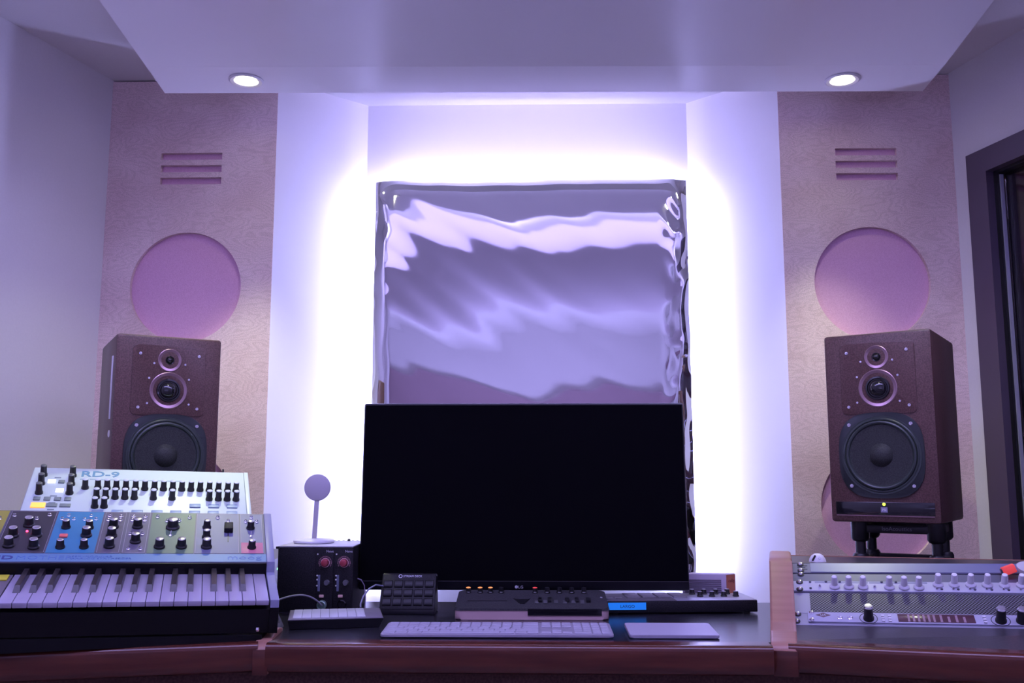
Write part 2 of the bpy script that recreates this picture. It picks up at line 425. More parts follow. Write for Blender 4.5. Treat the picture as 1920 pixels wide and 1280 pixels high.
B().box((-.467, .040, 1.938), (.467, .046, 1.948)).out('light_strip', M['ledtop'], fp_)

o = B().box((-.47, 2.632, 2.185), (.46, 2.640, 2.195)).out('light_strip', mat('soffit_led', (1, 1, 1), .5, emit=(.50, .45, 1), es=52))
o.parent = soff

# ------------------------------------------------------------------ desk
desk = thing('studio_desk', 'wide studio desk with black top and mahogany front rail', 'desk')
ZD = .75
cm = [(-.60, 1.752), (.40, 1.742), (.60, 1.95), (.62, 2.27), (-.75, 2.27), (-.75, 1.90), (-.50, 1.752)]
cm = [(-.50, 1.752), (.437, 1.742), (.437, 1.742), (.60, 2.27), (-.75, 2.27), (-.75, 1.85)]
cm = [(-.50, 1.752), (.44, 1.742), (.56, 2.27), (-.75, 2.27), (-.75, 1.80)]
B().prism(cm, ZD - .03, ZD, 'z').out('worktop', M['worktop'], desk, smooth=False)
def rail_prof(v0, z0, d=.045, h=.052):    # rounded nose; v0 is the back, front at v0-d
    p = [(v0, z0 - h), (v0, z0)]
    for k in range(7):
        t = k / 6 * PI / 2; p.append((v0 - d + .012 - .012 * math.sin(t), z0 - .010 + .010 * math.cos(t)))
    for k in range(5):
        t = k / 4 * PI / 2; p.append((v0 - d + .018 - .018 * math.cos(t), z0 - h + .018 - .018 * math.sin(t)))
    return p
B().prism(rail_prof(0, ZD + .001), -.0, .872).out('front_rail', M['wood'], desk, (-.462, 1.752, 0), (0, 0, R(-.7)))
# left wing
lw = (-.488, 1.757, 0)
B().prism(rail_prof(0, ZD + .001), -.80, 0).out('front_rail', M['wood'], desk, lw, (0, 0, R(14)))
B().prism([(-.047, ZD - .053), (.10, ZD - .053), (.10, ZD + .005), (.055, ZD + .010), (.015, ZD + .008), (-.030, ZD + .001), (-.044, ZD - .008), (-.049, ZD - .02)], 0, .027, bev=.003).out('joint_block', M['lightwood'], desk, (-.489, 1.757, 0), (0, 0, R(5)))
B().box((.0003, -.0515, ZD - .0525), (.0267, -.0475, ZD - .010), bev=.0015).out('joint_front_shade', M['wood'], desk, (-.489, 1.757, 0), (0, 0, R(5)))  # dark skin: shade on the joint's front put into its colour
B().prism([(0, 0), (-.80, 0), (-.80, .86), (.14, .86), (.05, .03)], ZD - .03, ZD - .001, 'z').out('wing_top', M['shelf'], desk, lw, (0, 0, R(14)), smooth=False)
# right wing console
CW = thing('x', '', ''); bpy.data.objects.remove(CW)
cy = R(-14)
co = (.499, 1.906, 0)
rise = math.tan(R(1.4))
def con(b, name, m, **k): return b.out(name, m, desk, co, (0, 0, cy), **k)
con(B().prism(rail_prof(-.150, ZD + .001), -.012, .75), 'front_rail', M['wood'])
UE = .75
b = B().hexa([(-.012, -.15, .73), (UE, -.15, .73), (UE, .0, .73 + rise * UE), (-.004, .0, .73),
              (-.012, -.15, .751), (UE, -.15, .751), (UE, .0, .7565 + rise * UE), (-.004, .0, .7565)])
con(b, 'wrist_shelf', M['shelf'], smooth=False)
chk = [(-.196, .700), (-.196, .738), (-.190, .748), (-.178, .753), (-.10, .756), (-.02, .762), (.00, .770), (.155, .858), (.170, .863), (.36, .864), (.36, .700)]
chk = [(-.198, .696), (-.198, .736), (-.193, .747), (-.180, .753), (-.09, .757), (-.03, .764), (.150, .862), (.162, .868), (.35, .868), (.35, .696)]
con(B().prism(chk, -.042, .004, bev=.005), 'side_cheek', M['lightwood'])
con(B().box((-.0418, -.2000, .697), (.0038, -.1955, .7400), bev=.002), 'cheek_front_shade', M['wood'])  # cheek's shaded front face, painted dark with the rail material
con(B().hexa([(.004, .168, .846), (UE, .168, .846 + rise * UE), (UE, .36, .846), (.004, .36, .846),
              (.004, .168, .857), (UE, .168, .857 + rise * UE * .7), (UE, .36, .857), (.004, .36, .857)]), 'console_top', M['shelf'], smooth=False)
con(B().box((.004, .357, .848), (UE, .361, .8585)), 'edge_strip', M['lightwood'])
con(B().hexa([(.004, .01, .60), (UE, .01, .60), (UE, .36, .60), (.004, .36, .60),
              (.004, .02, .735), (UE, .02, .735 + rise * UE), (UE, .22, .82), (.004, .22, .82)]), 'rack_housing', M['blk'], smooth=False)
con(B().box((-.04, .362, .70), (UE + .1, .66, .8325)), 'rear_shelf', M['blk'])
# left rear shelf for the left speaker
B().box((-1.28, 2.29, .70), (-.64, 2.76, .8325)).out('rear_shelf', M['shelf'], desk)
# padded apron and legs
B().box((-.55, 1.770, .45), (.48, 1.80, .700), bev=.01).out('apron', M['apron'], desk)
B().box((-.80, .010, .45), (.06, .05, .700), bev=.01).out('apron', M['apron'], desk, lw, (0, 0, R(14)))
con(B().box((-.08, -.140, .45), (UE, -.10, .700), bev=.01), 'apron', M['apron'])
for x, y in ((-.43, 1.84), (.40, 1.84), (-.7, 2.2), (.5, 2.2)):
    B().box((x - .03, y - .03, 0), (x + .03, y + .03, ZD - .03)).out('leg', M['blk'], desk)
for x, y in ((-1.15, 1.75), (1.1, 2.0), (-1.15, 2.7), (1.15, 2.6)):
    B().box((x - .03, y - .03, 0), (x + .03, y + .03, .71)).out('leg', M['blk'], desk)

# ------------------------------------------------------------------ rack gear (local: u right, v up the slope, w out)
go, ge = frame((.499, 1.906, .757), R(-14), R(30), -R(1.4))
screw_me = B().lathe([(.0045, 0), (.0045, .002), (.003, .0038), (0, .0042)], 16).mesh('rack_screw', M['chrome'], True)
wash_me = B().lathe([(.0068, 0), (.0068, .0012), (.004, .0018)], 18).mesh('washer', M['blk'], True)
def unit(name, label, cat, v0, v1, m, w=.004, depth=.03, screws=(), group=None, panel='faceplate', u0=.004, u1=.486):
    t = thing(name, label, cat, go, ge, group)
    B().box((u0, v0 + .0006, -depth), (u1, v1 - .0006, w), bev=.0008, seg=1).out(panel, m, t)
    for (u, v) in screws:
        s = inst('rack_screw', wash_me, t, (u, v, w)); inst('screw_head', screw_me, s, (0, 0, .0012))
    return t
ua = unit('rack_drawer_unit', 'blue-grey blank rack drawer front, topmost in the slanted rack', 'rack unit', .1590, .1930, M['greypanel2'], screws=((.0205, .187), (.0205, .166)))
B().box((.040, .1605, .004), (.484, .1915, .0055), bev=.0006, seg=1).out('drawer_front', M['greypanel'], ua)
for k, v in enumerate((.1825, .1765, .1705)): B().box((.014, v, .004), (.034 - .004 * (k % 2), v + .0012, .0046)).out('slot', M['blk'], ua)
ub = unit('blank_rack_unit', 'dark blue-grey blank rack panel between drawer front and white-knobbed preamp', 'rack unit', .1300, .1584, M['greypanel2'], w=.003, screws=((.0200, .154),))
pre = unit('rack_preamp', 'pale eight-channel rack preamp with a row of white knobs', 'audio preamp', .0965, .1296, M['whitepanel'], w=.006, screws=((.0165, .1235), (.0160, .1005)))
knob_w = B().lathe([(.0088, 0), (.0088, .003), (.0062, .005), (.0058, .022), (.0050, .0255), (.003, .0268), (0, .0270)], 24)
knob_w = knob_w.mesh('knob', M['white'], True)
collar = B().lathe([(.0098, 0), (.0098, .0035), (.0070, .0065), (.006, .007)], 24).mesh('knob_skirt', M['whitegrey'], True)
for u, v in ((.083, .1085), (.1098, .1085), (.1365, .1085), (.185, .1085), (.2122, .1085), (.239, .1085), (.275, .118), (.304, .118), (.3333, .118), (.3626, .118), (.3926, .118), (.4222, .118), (.4505, .118)):
    k = inst('knob', knob_w, pre, (u, v, .006)); inst('knob_skirt', collar, k)
for a, b_ in ((.046, .147), (.149, .256)): B().box((a, .1225, .006), (b_, .1285, .0064)).out('legend_band', mat('grey_legend', (.22, .23, .34), .4), pre)
M['darkdot'] = mat('dark_toggle', (.05, .05, .08), .4)
dot = B().lathe([(.0024, 0), (.0024, .002), (0, .003)], 12)
dot = dot.mesh('small_button', M['darkdot'], True)
sdot = B().lathe([(.0028, 0), (.0026, .003), (.0012, .006), (0, .0066)], 12).mesh('toggle_switch', M['chrome'], True)
for u in (.055, .158): inst('toggle_switch', sdot, pre, (u, .109, .006))
for u in (.0675, .094, .1725, .199): inst('small_button', dot, pre, (u, .1255, .0064))
for u in (.037, .037): inst('small_button', dot, pre, (u, .1245 if u == .037 and not pre.get('q') else .104, .006)); pre['q'] = 1
del pre['q']
for k in range(7):
    u = .2706 + .0294 * k
    inst('toggle_switch', sdot, pre, (u, .1050, .006)); inst('small_button', dot, pre, (u + .009, .1045, .006))
vent = unit('rack_vent_unit', 'perforated steel vent panel across the slanted rack, below the preamp', 'rack vent', .0305, .0962, M['alu'], w=.002)
me = B().box((.034, .0325, .002), (.484, .0945, .0028)).out('perforated_mesh', perforated(), vent)
ifc = unit('rack_audio_interface', 'silver rack audio interface with meter bridge, lowest unit in the rack', 'audio interface', -.006, .0300, M['alu'], w=.003, screws=((.0090, .0255), (.0065, .0040)))
B().box((.028, .0006, .003), (.484, .0290, .007), bev=.001).out('front_cover', M['whitepanel'], ifc)
M['disp'] = mat('brown_meter_glass', (.10, .045, .055), .2, coat=.5)
B().box((.189, .003, .007), (.3215, .0265, .0076), bev=.003).out('meter_display', M['disp'], ifc)
M['seg'] = mat('meter_segment', (.32, .20, .24), .35)
for k in range(6): B().box((.206 + .0088 * k, .004, .0076), (.2098 + .0088 * k, .0240, .0080)).out('meter_segment', M['seg'], ifc)
for k in range(4): B().box((.262 + .0132 * k, .004, .0076), (.2660 + .0132 * k, .0240 - .004 * (k % 2), .0080)).out('meter_segment', M['seg'], ifc)
B().prism([(.0417, .0195), (.0560, .0128), (.0697, .0195), (.0560, .0266)], .007, .0074, 'z').out('diamond_badge', mat('maroon_badge', (.14, .08, .11), .4), ifc)
text('badge_lettering', 'UA', .008, M['whitepanel'], ifc, (.0557, .0168, .0075), ax='CENTER')
ring = B().lathe([(.0048, 0), (.0050, .0012), (.0040, .0018), (.0030, .0010), (.0028, 0)], 20).mesh('jack_socket', M['chrome'], True)
for u in (.0855, .1042): inst('jack_socket', ring, ifc, (u, .0118, .007))
bk = B().lathe([(.0098, 0), (.0098, .004), (.0084, .006), (.0080, .0262), (.0074, .0270)], 28).mesh('knob', M['blk'], True)
bcap = B().lathe([(.0079, .0262), (.0082, .0275), (.0066, .0300), (0, .0304)], 28).mesh('knob_cap', M['silver'], True)
scale_ring = B().lathe([(.0150, 0), (.0154, .0006), (.0160, .0006), (.0164, 0)], 32).mesh('dial_ring', M['blk'], True)
for u in (.137, .3640, .3985):
    k = inst('knob', bk, ifc, (u, .0105, .007)); inst('knob_cap', bcap, k)
    if u < .39: inst('dial_ring', scale_ring, ifc, (u, .0125, .007))
btn = B().box((-.0028, -.0022, 0), (.0028, .0022, .0030), bev=.0008).mesh('small_button', M['white'], True)
for u in (.1625, .1745):
    for v in (.0185, .0115, .0045): inst('small_button', btn, ifc, (u, v, .007))
for v in (.0205, .0130, .0050): inst('small_button', btn, ifc, (.3375, v, .007))
inst('screw_head', screw_me, ifc, (.0345, .0255, .007)); inst('screw_head', screw_me, ifc, (.0345, .0040, .007))

# round white speaker-less bits on the console
clip = thing('earbud_case', 'small white domed gadget with black slot on the console top corner', 'gadget', (.606, 2.100, .857), (0, 0, R(-14)))
B().lathe([(0, .0175), (.006, .0168), (.012, .0130), (.0165, .006), (.0180, .0), (0, 0)], 28, sy=.7).out('shell', M['white'], clip)
B().box((-.0095, -.0120, .0015), (-.0055, -.0080, .0150), bev=.0015, rot=Matrix.Rotation(R(28), 3, 'Y'), piv=(-.0075, -.01, .008)).out('slot', M['blk'], clip)
B().lathe([(0, .001), (.003, .001), (.0034, 0)], 16, mtx=Matrix.Translation((.004, -.0098, .0085)) @ Matrix.Rotation(R(62), 4, 'X')).out('button', M['whitegrey'], clip)
cup = thing('plastic_cup', 'pale grey tapered cup lying at the right edge on the rack', 'cup', (.962, 1.905, .838), (R(18), 0, 0)); cup.scale = (.72,) * 3
B().lathe([(0, .0), (.028, .0), (.031, .004), (.046, .034), (.047, .037), (.044, .0375), (.030, .0345), (0, .034)], 40).out('bowl', M['whitegrey'], cup)
rd = thing('red_plug', 'small bright red plug leaning beside the grey cup on the rack', 'plug', (.922, 1.922, .858), (R(0), R(-22), R(-14)))
B().box((-.012, -.008, -.008), (.012, .008, .008), bev=.002).out('body', M['rgb_red'], rd)
B().box((-.0145, -.006, -.006), (-.0115, .006, .006), bev=.001).out('tip', M['darkdot'], rd)

# ------------------------------------------------------------------ speakers
def make_speaker(label, loc, yaw):
    t = thing('studio_speaker', label, 'speaker', loc, (0, 0, yaw), 'three-way studio speakers')
    W, H, D = .245, .44, .29
    pr = [(-W / 2, -D / 2), (W / 2, -D / 2), (W / 2 - .012, D / 2), (-W / 2 + .012, D / 2)]
    B().prism(pr, 0, H, 'z', bev=.007).out('cabinet', M['cab'], t)
    yf = -D / 2; fr = (PI / 2, 0, 0)
    def rr(w, h, r, n=6):
        o = []
        for cx, cz, a0 in ((w - r, h - r, 0), (-w + r, h - r, 90), (-w + r, -h + r, 180), (w - r, -h + r, 270)):
            for k in range(n + 1):
                a = R(a0 + 90 * k / n); o.append((cx + r * math.cos(a), cz + r * math.sin(a)))
        return o
    zp = H - .107
    p = B().prism(rr(.085, .0835, .012), -.0004, .0022, 'z', bev=.0007).out('tweeter_plate', M['cabplate'], t, (0, yf, zp), fr)
    # tweeter horn and midrange horn, domes
    h1 = B().lathe([(.0275, .0024), (.0262, .0030), (.0120, -.0002), (.0105, .0010)], 40).out('tweeter_horn', M['horn'], t, (0, yf - .0005, H - .058), fr)
    B().lathe([(.0112, .0006), (.0095, .0022), (.0078, .0014), (.0062, .0042), (.0035, .0068), (0, .0076)], 28).out('tweeter_dome', M['blkgloss'], t, (0, yf - .001, H - .058), fr)
    B().lathe([(.0440, .0024), (.0422, .0032), (.0270, -.0004), (.0262, .0010)], 48).out('midrange_horn', M['horn'], t, (0, yf - .0005, H - .131), fr)
    B().lathe([(.0285, .0008), (.0270, .0044), (.0235, .0050), (.0215, .0026), (.0195, .0026), (.017, .0080), (.0110, .0120), (.005, .0138), (0, .0142)], 40).out('midrange_dome', M['blkgloss'], t, (0, yf - .001, H - .131), fr)
    sm = B().lathe([(.0038, 0), (.0036, .0014), (.0022, .0016), (.0016, .0006), (0, .0006)], 14).mesh('screw', M['chrome'], True)
    for x, z in ((-.068, .062), (.068, .062), (-.068, -.066), (.068, -.066), (-.036, .040), (.036, .040), (-.048, -.056), (.048, -.056), (-.046, .004), (.046, .004)):
        big = abs(x) > .06
        inst('screw', sm, t, (x, yf - .0022, zp + z), fr, (1, 1, 1) if big else (.7, .7, .7))
    # woofer
    zw = .154
    fl = []
    for k in range(64):
        a = 2 * PI * k / 64; n = 3.0
        r = .0985 / (abs(math.cos(a)) ** n + abs(math.sin(a)) ** n) ** (1 / n)
        fl.append((r * math.cos(a) * .97, r * math.sin(a)))
    w = B().prism(fl, -.0005, .0040, 'z', bev=.001).out('woofer_frame', M['basket'], t, (0, yf, zw), fr)
    B().lathe([(.0905, .0035), (.0900, .0052), (.0860, .0050), (.0840, .0065), (.0815, .0065), (.0800, .0045)], 64).out('woofer_ring', M['rubber'], t, (0, yf, zw), fr)
    B().lathe([(.0800, .0045), (.0785, .0085), (.0755, .0098), (.0725, .0085), (.0705, .0052), (.0690, .0050)], 64).out('surround', M['rubber'], t, (0, yf, zw), fr)
    B().lathe([(.0700, .0052), (.0600, .0046), (.0310, .0042), (.0270, .0043), (.0260, .0055), (.0210, .0120), (.0130, .0165), (.006, .0182), (0, .0185)], 56).out('cone', M['cone'], t, (0, yf, zw), fr)
    for a in (45, 135, 225, 315):
        inst('screw', sm, t, (.098 * math.cos(R(a)), yf - .004, zw + .1 * math.sin(R(a))), fr, (1.15, 1.15, 1.15))
    B().box((-.110, yf - .0008, .017), (.110, yf + .004, .047), bev=.0015).out('control_strip', M['blkgloss'], t)
    B().box((-.108, yf - .0022, .0145), (.108, yf, .0165)).out('strip_lip', M['horn'], t)
    B().lathe([(.0036, 0), (.0030, .0020), (0, .0028)], 14).out('power_light', mat('lime_led', (.5, .7, .1), .3, emit=(.55, .80, .04), es=3), t, (0, yf - .0008, .0420), fr)
    b = B().box((-.0075, yf - .0014, .0235), (.0075, yf - .0008, .0355)); lg = b.out('badge', mat('badge_violet', (.22, .20, .32), .4), t)
    text('lettering', 'PSI', .0080, M['white'], t, (0, yf - .0015, .0265), fr, ax='CENTER')
    # side badges
    B().box((-W / 2 - .0003, yf + .040, .24), (-W / 2 + .004, yf + .052, .39), bev=.0004).out('side_stripe', M['white'], t)
    B().lathe([(0, .0012), (.0085, .0012), (.0085, 0)], 24, sy=1.9).out('side_emblem', M['white'], t, (-W / 2 + .0025, yf + .046, .205), (0, -PI / 2, 0))
    return t
def spk_loc(x, y, z, a):     # front-left-bottom corner -> root at bottom centre; a positive = turned to the left
    W, D = .245, .29; ca, sa = math.cos(a), math.sin(a)
    return (x + W / 2 * ca + D / 2 * sa, y - W / 2 * sa + D / 2 * ca, z)
pR = spk_loc(.706, 2.320, .931, .6077); pL = spk_loc(-.976, 2.215, .931, -.5707)
make_speaker('plum-brown studio speaker on the right, whole front visible, beside the window', pR, -.6077)
make_speaker('plum-brown studio speaker on the left, bottom hidden by the drum machine', pL, .5707)
def make_iso(label, loc, yaw):
    t = thing('isolation_stand', label, 'speaker stand', loc, (0, 0, yaw), 'speaker isolation stands')
    w, d, h = .098, .085, .097
    def bar(z0, z1, nm):
        b = B()
        b.box((-w, -d, z0), (w, -d + .020, z1), bev=.003); b.box((-w, d - .020, z0), (w, d, z1), bev=.003)
        b.box((-w, -d, z0), (-w + .022, d, z1), bev=.003); b.box((w - .022, -d, z0), (w, d, z1), bev=.003)
        return b.out(nm, M['blk'], t)
    bar(h - .026, h - .006, 'top_frame'); bar(0, .014, 'base_frame')
    leg = [(.020, .0), (.020, .016), (.017, .022), (.012, .024), (.012, .050), (.017, .052), (.021, .058), (.021, h - .001), (0, h - .001)]
    me = B().lathe(leg, 24).mesh('leg', M['blk'], True)
    for x in (-w + .014, w - .014):
        for y in (-d + .012, d - .012): inst('leg', me, t, (x, y, 0))
    text('lettering', 'IsoAcoustics', .013, mat('grey_print', (.25, .25, .27), .5), t, (0, -d - .0004, h - .0195), (PI / 2, 0, 0), ax='CENTER')
    return t
make_iso('black isolation stand with four posts under the right speaker', (pR[0] + .0, pR[1], .8332), -.50)
make_iso('black isolation stand under the left speaker behind the drum machine', (pL[0], pL[1], .8332), .5707)

# ------------------------------------------------------------------ synthesizer
so_, se = frame((-.4485, 1.738, .820), .329, .209, .029)
syn = thing('synthesizer', 'colourful patch-panel keyboard synthesizer with white keys at lower left', 'synthesizer', so_, se)
LK, ST, LP, PT = .1575, .0205, .1987, .2306
WS = .575
cpt, spt = math.cos(PT), math.sin(PT)
M['synside'] = mat('pale_blue_grey_side', (.24, .25, .36), .4)
M['sybody'] = mat('black_synth_body', (.004, .004, .005), .35, spec=.2)
def pn(u, v, w=0): return (u, LK + v * cpt - w * spt, ST + v * spt + w * cpt)
prof = [(.0, -.058), (0, -.002), (LK - .003, -.002), (LK - .003, ST - .004)] + [(LK + .001, ST - .003)] + [(LK + LP * cpt, ST + LP * spt - .004), (LK + LP * cpt + .004, -.045), (.03, -.058)]
prof = [(.0, -.058), (0, -.016), (LK, -.016), (LK, ST - .004), (LK + LP * cpt, ST + LP * spt - .004), (LK + LP * cpt + .002, -.030), (LK + .05, -.058)]
B().prism(prof, -WS + .012, -.012).out('body', M['sybody'], syn, smooth=False)
prof2 = [(-.002, -.058), (-.002, .0015), (LK - .002, .0015), (LK - .002, ST + .002), (LK + LP * cpt, ST + LP * spt + .002), (LK + LP * cpt + .003, -.030), (LK + .05, -.058)]
up = [(-.002, -.010), (-.002, .0015), (LK - .001, .0015), (LK - .001, ST), (LK + .0, ST + .0025), (LK + LP * cpt, ST + LP * spt + .0025), (LK + LP * cpt + .003, -.010)]
for x in (-.015, -WS): B().prism(prof2, x, x + .015, bev=.0015).out('end_cheek', M['synside'] if 0 else M['synside'], syn)
for x in (-.0152, -WS - .0002): B().prism([(-.0025, -.0585), (-.0025, -.0125), (LK + .005, -.0125), (LK + .005, -.006), (LK + LP * cpt + .0035, -.006), (LK + LP * cpt + .0035, -.031), (LK + .05, -.0585)], x, x + .0154).out('cheek_base', M['sybody'], syn, smooth=False)
# step between keys and panel
B().box((-WS + .015, LK - .004, -.012), (-.015, LK + .002, ST - .001), bev=.002).out('key_slip', M['sybody'], syn)
# key bed front edge
# control panel
prot = (PT, 0, 0)
def P(b, name, m, **k): return b.out(name, m, syn, (0, LK, ST), prot, **k)
P(B().box((-WS + .015, 0, -.004), (-.0150, LP, 0), bev=.0006, seg=1), 'control_panel', mat('mauve_grey_panel', (.11, .11, .14), .42))
secs = [('yellow_section', -.560, -.4965, (.34, .32, .05)), ('charcoal_section', -.4935, -.4105, (.045, .040, .046)), ('blue_section', -.4085, -.3260, (.045, .22, .36)),
        ('grey_section', -.3235, -.2825, (.11, .10, .125)), ('grey_section', -.2790, -.2370, (.125, .115, .155)), ('green_section', -.2345, -.1510, (.12, .19, .12)),
        ('lilac_section', -.1490, -.0655, (.14, .15, .24)), ('lilac_section', -.0635, -.0190, (.15, .16, .25))]
for n_, a, b_, c in secs:
    P(B().box((a, .0330, 0), (b_, .1955, .0006)), n_, mat(n_ + '_paint', c, .42), smooth=False)
lines = mat('panel_line', (.30, .28, .32), .5)
for a, b_ in ((-.4925, -.4115), (-.3225, -.2835), (-.2780, -.2380), (-.1480, -.0665), (-.0625, -.0200)):
    bb = B(); t_ = .0009
    bb.box((a, .0340, .0006), (a + t_, .1945, .0008)); bb.box((b_ - t_, .0340, .0006), (b_, .1945, .0008))
    bb.box((a, .1936, .0006), (b_, .1945, .0008)); bb.box((a, .0340, .0006), (b_, .0349, .0008))
    P(bb, 'section_outline', lines, smooth=False)
P(B().box((-.0620, .0335, .0006), (-.0205, .0750, .0010), bev=.0001), 'pink_output_patch', mat('pink_paint', (.55, .18, .24), .45))
P(B().box((-WS + .016, .0015, 0), (-.0155, .0305, .0006)), 'name_strip', mat('light_blue_strip', (.13, .26, .38), .4), smooth=False)
M['letter'] = mat('navy_print', (.05, .06, .20), .5); M['letter2'] = mat('pale_teal_print', (.30, .50, .62), .5)
M['letter3'] = mat('blue_print', (.10, .20, .42), .5)
def PT_(name, s, size, m, u, v, ax='LEFT', sx=1, ext=.0002, **k):
    return text(name, s, size, m, syn, pn(u, v, .0008), prot, ax, ext, sx, **k)
PT_('lettering', 'GRAND', .0185, M['letter'], -.4575, .0095, 'RIGHT', 1.45, offset=.0004)
PT_('lettering', 'MOTHER', .0185, M['letter3'], -.4545, .0095, 'LEFT', 1.28, offset=-.0003)
PT_('lettering', 'SEMI-MODULAR\nANALOG SYNTHESIZER', .0072, M['letter3'], -.362, .0175, 'LEFT', 1.35)
PT_('lettering', 'moog', .0210, M['letter3'], -.0890, .0110, 'LEFT', 1.35, offset=-.0002)
def knob_mesh(r, h, bm=M['blk'], cm=M['silver'], capr=.86, seg=24):
    a = B().lathe([(r * 1.22, 0), (r * 1.22, h * .16), (r, h * .28), (r * .93, h * .88), (r * capr, h * .93)], seg).mesh('knob', bm, True)
    c = B().lathe([(r * capr, h * .93), (r * capr * .98, h * .97), (r * capr * .8, h), (0, h)], seg).mesh('knob_cap', cm, True)
    return a, c
kb, kc = knob_mesh(.0085, .0190); ks, kcs = knob_mesh(.0070, .0175); kl, kcl = knob_mesh(.0108, .0200)
KN = [(-.453, .1359, 0), (-.4728, .0956, 0), (-.4334, .0966, 0), (-.4734, .0582, 0), (-.4309, .0527, 0), (-.3873, .1301, 1), (-.3458, .129, 1), (-.3472, .0987, 0), (-.3862, .0535, 1), (-.3458, .0542, 1),
      (-.3029, .1344, 0), (-.3023, .0978, 0), (-.3022, .0581, 0), (-.2588, .1358, 0), (-.2576, .0767, 0), (-.193, .1343, 2), (-.2131, .057, 0), (-.1732, .0577, 0),
      (-.1281, .1362, 1), (-.1281, .0963, 1), (-.1272, .0578, 0), (-.043, .1352, 1), (-.0421, .0559, 1)]
for u, v, s in KN:
    a, c = ((kb, kc), (ks, kcs), (kl, kcl))[s]
    k = inst('knob', a, syn, pn(u, v - .001, .0006), prot); inst('knob_cap', c, k)
jk = B().lathe([(.0038, 0), (.0038, .0010), (.0028, .0018), (.0028, .0048), (.0018, .0052), (.0015, .0030), (0, .0030)], 14).mesh('patch_jack', M['chrome'], True)
JK = [(-.4848, .1765), (-.4234, .1803), (-.4438, .1647), (-.3887, .1797), (-.3986, .1647), (-.3778, .1643), (-.3481, .1793), (-.3582, .1639), (-.3376, .1656), (-.3139, .1804), (-.2929, .1801), (-.3147, .1635), (-.2926, .1635), (-.2695, .1801), (-.2471, .1801), (-.2705, .1648), (-.2473, .1640), (-.2693, .1076), (-.2473, .1081), (-.2679, .0509), (-.2465, .0502), (-.5077, .1637), (-.224, .1798), (-.1622, .179), (-.2047, .1626), (-.1817, .1643), (-.1075, .1807), (-.0867, .165), (-.0408, .1829), (-.052, .1646), (-.0302, .1652)]
for u, v in JK: inst('patch_jack', jk, syn, pn(u, v - .003, .0006), prot)
P(B().box((-.3940, .0880, .0006), (-.3790, .1000, .0045), bev=.002), 'rocker_button', mat('red_button', (.85, .16, .14), .35), smooth=True)
P(B().lathe([(.0022, 0), (.0018, .002), (0, .0026)], 12, at=(-.4522, .1120, .0006)), 'indicator_light', mat('red_led', (.9, .05, .1), .3, emit=(1, .04, .12), es=6))
for u, v in ((-.1955, .1010), (-.0429, .1010)):
    P(B().lathe([(.0034, 0), (.0034, .0015), (.0012, .003)], 12, at=(u, v, .0006)).tube([(u, v, .001), (u + .001, v + .005, .009)], .0012, 8), 'toggle_switch', M['chrome'])
P(B().box((-.0876, .0780, .0006), (-.0860, .1300, .0011)), 'slider_slot', M['blk'])
P(B().box((-.0945, .1130, .0012), (-.0775, .1400, .0120), bev=.0015), 'slider_cap', M['blkmat'])
# keys
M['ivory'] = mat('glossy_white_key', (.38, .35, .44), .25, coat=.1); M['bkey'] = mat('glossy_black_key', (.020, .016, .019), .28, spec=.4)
pit = .02283
for k in range(19):
    x1 = -.0175 - pit * k; x0 = x1 - pit + .0009
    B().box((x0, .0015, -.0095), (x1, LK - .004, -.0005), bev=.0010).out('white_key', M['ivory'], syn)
for k in (2, 3, 4, 6, 7, 9, 10, 11, 13, 14, 16, 17, 18):
    xc = -.0175 - pit * k + {2: .003, 4: -.003, 6: .003, 7: -.003, 9: .003, 11: -.003, 13: .003, 14: -.003, 16: .003, 18: -.003}.get(k, 0) * .8
    B().hexa([(xc - .0058, .052, -.0005), (xc + .0058, .052, -.0005), (xc + .0058, LK - .004, -.0005), (xc - .0058, LK - .004, -.0005),
              (xc - .0042, .063, .0095), (xc + .0042, .063, .0095), (xc + .0042, LK - .004, .0105), (xc - .0042, LK - .004, .0105)]).out('black_key', M['bkey'], syn, smooth=False)
B().box((-WS + .015, .0015, -.012), (-.4525, LK - .004, -.001), bev=.001).out('left_control_block', mat('taupe_block', (.16, .14, .16), .4), syn)
B().box((-.478, .118, -.001), (-.457, .146, .002), bev=.001).out('octave_button', mat('yellow_button', (.60, .55, .05), .4), syn)

# drum machine
do, de = frame((-.67, 2.268, 1.045), .3534, .4771, .0289)
dm = thing('drum_machine', 'pale mint drum machine with rows of black knobs, tilted behind the synthesizer', 'drum machine', do, de)
WD, LD = .455, .205
M['mint'] = mat('pale_mint_faceplate', (.50, .59, .57), .42)
B().prism([(-LD, -.020), (-LD, -.003), (-.0, -.003), (0, -.034), (-.12, -.034)], -WD, 0, bev=.001).out('body', mat('pale_grey_case', (.3, .33, .34), .45), dm)
B().box((-WD + .002, -LD, -.003), (-.010, -.001, 0), bev=.0008).out('faceplate', M['mint'], dm)
B().box((-.0095, -LD, -.003), (0, -.001, .001), bev=.001).out('end_cap', M['mint'], dm)
dk, dkc = knob_mesh(.0062, .0235, mat('black_ribbed_knob', (.022, .020, .022), .45), mat('pale_knob_top', (.50, .55, .58), .4), .95, 20)
dkk, dkkc = knob_mesh(.0066, .0255, mat('black_ribbed_knob2', (.015, .014, .015), .35), mat('dark_knob_top', (.10, .11, .11), .35), .95, 20)
for u, v in ((-.4309, -.0365), (-.4302, -.0753), (-.4291, -.1166), (-.373, -.0368), (-.3717, -.0759), (-.3708, -.1157)):
    k = inst('knob', dkk, dm, (u, v - .002, 0)); inst('knob_cap', dkkc, k)
RK = [(x, -.0920) for x in (-.3428, -.3177, -.2992, -.2808, -.2614, -.2417, -.2227, -.203, -.1841, -.165, -.1459, -.1266, -.1072, -.0876, -.068, -.0482, -.0302)]
